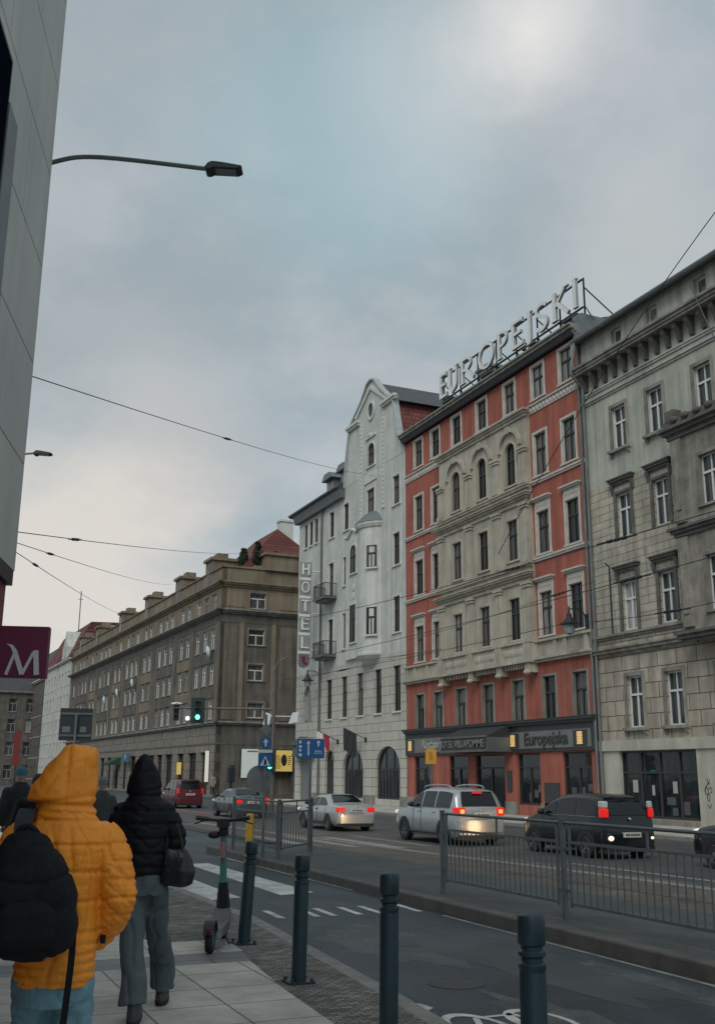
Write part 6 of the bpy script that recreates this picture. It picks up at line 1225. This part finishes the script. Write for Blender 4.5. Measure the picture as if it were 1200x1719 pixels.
# ---- black backpack
bp=thing('backpack','bulging black backpack with dangling strap worn over the orange jacket','backpack',(.70,4.70,.9),R(-12))
b=MB(); b.sections([(-.105,-.235,.015,.08,.06,.7),(-.10,-.24,.025,.14,.09,.7),(-.092,-.245,.06,.178,.105,.72),(-.088,-.25,.14,.186,.112,.75),(-.092,-.25,.25,.180,.11,.75),(-.105,-.24,.35,.152,.1,.8),(-.12,-.225,.43,.112,.085,.8),(-.13,-.215,.475,.075,.06),(-.13,-.21,.49,.03,.03)],32)
put('bag_body',remesh(b,'bag_body',BLK,.008,4,lambda p:nz(p,7,.012)+nz(p,18,.005,3)+crease_(p,6,.010,1,.8,.2)-.010*math.exp(-((p.z-.30-.2*(p.x+.1)**2*8)/.008)**2)),bp)
b=MB(); b.sections([(-.10,-.335,.06,.09,.03,.7),(-.095,-.345,.10,.115,.036,.7),(-.095,-.345,.20,.11,.034,.7),(-.1,-.335,.24,.08,.02,.7)],20); put('front_pocket',remesh(b,'front_pocket',BLK,.008,4),bp)
def ribbon(name,pts,wd,m_,parent,ax=(1,0,0),th=.004):
    V=rounded(pts,5); b=MB(); a=Vector(ax)*wd/2
    for i in range(len(V)-1):
        t=(V[i+1]-V[i]).normalized(); n_=t.cross(a).normalized()*th
        b.add([V[i]-a+n_,V[i]+a+n_,V[i+1]+a+n_,V[i+1]-a+n_,V[i]-a-n_,V[i]+a-n_,V[i+1]+a-n_,V[i+1]-a-n_],[(0,1,2,3),(4,7,6,5),(0,4,5,1),(1,5,6,2),(2,6,7,3),(3,7,4,0)])
    return b.build(name,m_,parent)
ribbon('shoulder_strap',[(-.15,-.2,.44),(-.155,-.165,.52),(-.15,-.09,.565),(-.15,.03,.555),(-.16,.15,.45),(-.17,.17,.3)],.07,STRAP,bp,th=.006)
ribbon('dangling_strap',[(.055,-.25,.155),(.075,-.255,.12),(.078,-.245,.02),(.07,-.23,-.12),(.062,-.225,-.235)],.026,BLK,bp)
b=MB(); b.box(.06,.092,-.262,-.247,.10,.14); b.build('buckle',M('cast_black'),bp,bevel=.004)
b=MB(); b.tube(rounded([(-.17,-.215,.46),(-.16,-.225,.50),(-.12,-.228,.51),(-.085,-.222,.475),(-.07,-.215,.435)],5),.012,8); b.build('carry_handle',BLK,bp,smooth=True)
# ---- walker in black with handbag
J2=dict(head=(-.03,.04,1.60),shL=(-.16,0,1.37),elL=(-.21,.02,1.10),wrL=(-.19,.06,1.07),shR=(.13,0,1.37),elR=(.195,-.01,1.19),wrR=(.185,.02,1.15),hpL=(-.08,0,.9),knL=(-.075,-.02,.5),anL=(-.01,-.12,.11),hpR=(.07,0,.9),knR=(.08,.3,.55),anR=(.10,.5,.11))
p2=thing('person','person all in black hooded jacket and wide grey trousers, walking with a black handbag','person',(1.70,7.55,0),R(-20),'pedestrians')
put('body',body_mesh(J2),p2)
BJ=mat('black_jacket',(.006,.008,.011),.62,.2,10,.15,200,spec=.25); GT=mat('grey_wool',(.095,.125,.14),.9,.2,10,.3,60)
b=MB(); b.sections([(-.005,0,.93,.13,.115),(-.01,0,.955,.155,.135),(-.02,0,1.1,.178,.148),(-.025,0,1.25,.195,.15),(-.025,0,1.35,.2,.14),(-.03,0,1.41,.165,.125),(-.035,0,1.455,.12,.11)],30)
limb(b,[(-.18,0,1.35),(-.222,.0,1.22),(-.225,.03,1.09)],[.08,.075,.07],16); limb(b,[(-.225,.03,1.09),(-.16,.1,.98)],[.07,.06],16)
limb(b,[(.12,0,1.345),(.185,-.01,1.24),(.205,-.01,1.17)],[.08,.076,.07],16); limb(b,[(.205,-.01,1.17),(.185,.03,1.08),(.15,.09,.99)],[.07,.064,.058],16)
put('jacket',remesh(b,'jacket',BJ,.009,3,lambda p:nz(p,10,.009)+crease_(p,8,.010,1,1.2,.2)-.011*sum(math.exp(-((p.z-q)/.012)**2) for q in (.99,1.08,1.18,1.28,1.37))),p2)
hood(p2,dense([(-.03,0,1.40,.16,.13),(-.035,0,1.44,.13,.125),(-.04,.0,1.48,.125,.125),(-.04,.01,1.54,.125,.13),(-.04,.015,1.60,.112,.13),(-.042,.015,1.66,.088,.115),(-.045,.01,1.71,.058,.09),(-.046,.0,1.745,.026,.045),(-.046,-.005,1.755,.003,.004)]),BJ,.075,1.48,1.69,((1.47,.012,0),(1.5,.008,.2)))
b=MB(); b.sections([(-.01,0,.80,.145,.125),(-.01,0,.9,.15,.125),(-.01,0,.97,.13,.115)],24)
limb(b,[(-.075,0,.86),(-.06,-.03,.5),(-.03,-.1,.30),(-.02,-.13,.12)],[.094,.086,.088,.096],18,endball=False); limb(b,[(.07,0,.86),(.085,.2,.52),(.1,.42,.3),(.10,.5,.12)],[.094,.084,.086,.094],18,endball=False)
put('trousers',remesh(b,'trousers',GT,.010,3,lambda p:nz(p,9,.010)+crease_(p,6,.014,1.4,.5,.2)),p2); BOOT=mat('dark_boot',(.05,.055,.06),.5,.2,8); shoe(p2,(-.012,-.13,.105),BOOT,.1,'tyre'); shoe(p2,(.10,.5,.10),BOOT)
hb=thing('handbag','soft black leather handbag hanging from the right arm of the walker in black','handbag',(1.70,7.55,.86),R(-20)); LE=mat('black_leather',(.010,.013,.017),.33,.2,12,.15,60)
b=MB(); b.sections([(.215,-.03,0,.07,.05,.7),(.215,-.03,.02,.115,.075,.7),(.22,-.03,.1,.128,.08,.75),(.215,-.02,.19,.105,.065,.75),(.205,-.02,.25,.08,.04,.8),(.2,-.02,.27,.07,.02,.8)],26); put('bag_body',remesh(b,'bag_body',LE,.008,4,lambda p:nz(p,9,.014)),hb)
for y in (-.06,.0): b=MB(); b.tube(rounded([(.14,y,.2),(.145,y,.32),(.18,y*.5,.45),(.215,y,.40),(.245,y,.3),(.26,y,.2)],6),.009,6); b.build('handle',LE,hb,smooth=True)
for x in (.15,.255): b=MB(); b.box(x-.008,x+.008,-.1,-.085,.14,.2); b.build('strap_tab',LE,hb,bevel=.003)
# ---- farther walkers
def walker(label,x,y,s,rz,coat,trous,hat,hatm,hem=.62):
    J=dict(J2); J['head']=(0,.02,1.6); t=thing('person',label,'person',(x,y,0),R(rz),'pedestrians'); t.scale=(s,s,s); put('body',WBODY,t)
    k=('coat',round(hem,2))
    if k not in CACHE:
        b=MB(); b.sections([(0,0,hem,.19,.15),(0,0,.95,.18,.14),(0,0,1.2,.2,.145),(0,0,1.36,.2,.135),(0,0,1.43,.13,.11),(0,0,1.49,.085,.08)],24)
        for q in (-1,1): limb(b,[(q*.18,0,1.35),(q*.235,-.02,1.1),(q*.2,.1,.9)],[.075,.07,.055],14)
        CACHE[k]=remesh(b,'coat',coat,.014,3,lambda p:nz(p,9,.010))
    me=CACHE[k].copy(); me.materials[0]=coat; put('coat',me,t)
    if 'tr' not in CACHE:
        b=MB(); b.sections([(0,0,.72,.15,.12),(0,0,.92,.14,.115)],20); limb(b,[(-.08,0,.8),(-.08,.0,.5),(-.07,-.12,.1)],[.09,.075,.06],14); limb(b,[(.08,0,.8),(.09,.15,.5),(.09,.25,.1)],[.09,.075,.06],14); CACHE['tr']=remesh(b,'trousers',trous,.014,3)
    me=CACHE['tr'].copy(); me.materials[0]=trous; put('trousers',me,t); shoe(t,(-.07,-.12,.1),BOOT); shoe(t,(.09,.25,.1),BOOT)
    b=MB()
    if hat=='beanie': b.sections([(0,.02,1.585,.088,.105),(0,.02,1.62,.095,.112),(0,.015,1.66,.09,.106),(0,.01,1.70,.065,.08),(0,.01,1.725,.02,.03)],20); b.build('beanie',hatm,t,smooth=True)
    else: b.sections([(0,-.01,1.54,.07,.07),(0,0,1.58,.085,.1),(0,.01,1.64,.086,.105),(0,.01,1.70,.06,.075),(0,.01,1.72,.02,.03)],20); b.build('hair',hatm,t,smooth=True)
    return t
WBODY=body_mesh(J2 | dict(head=(0,.02,1.6),shL=(-.15,0,1.36),elL=(-.21,-.02,1.1),wrL=(-.19,.1,.9),shR=(.15,0,1.36),elR=(.21,-.02,1.1),wrR=(.19,.1,.9),knL=(-.08,0,.5),anL=(-.07,-.12,.1),knR=(.09,.15,.5),anR=(.09,.25,.1)))
DK=mat('dark_coat',(.012,.016,.02),.8,.2,8); GC=mat('grey_green_coat',(.045,.055,.052),.85,.2,8); BLUEH=mat('blue_knit',(.07,.16,.20),.9,.15,20); GREYH=mat('grey_knit',(.15,.17,.17),.9,.15,20); HAIR=mat('dark_hair',(.02,.018,.016),.7,.2,20); PG=mat('pale_coat',(.22,.19,.18),.85,.15,8)
walker('distant person in dark coat and blue knitted hat at the left edge',1.78,16.6,1.0,5,DK,BLK,'beanie',BLUEH)
walker('distant person in black half hidden behind the orange hood',1.62,13.2,.94,-10,BLK,DK,'hair',HAIR)
walker('person in grey knitted hat between the orange jacket and the black jacket',3.1,17.2,.91,-8,GC,DK,'beanie',GREYH,.7)
walker('dark haired person far off beside the black hood',4.05,24.5,.93,-8,PG,DK,'hair',HAIR)
walker('person in pale coat waiting by the far corner of the beige block',24.0,84.0,.98,160,PG,DK,'hair',HAIR)
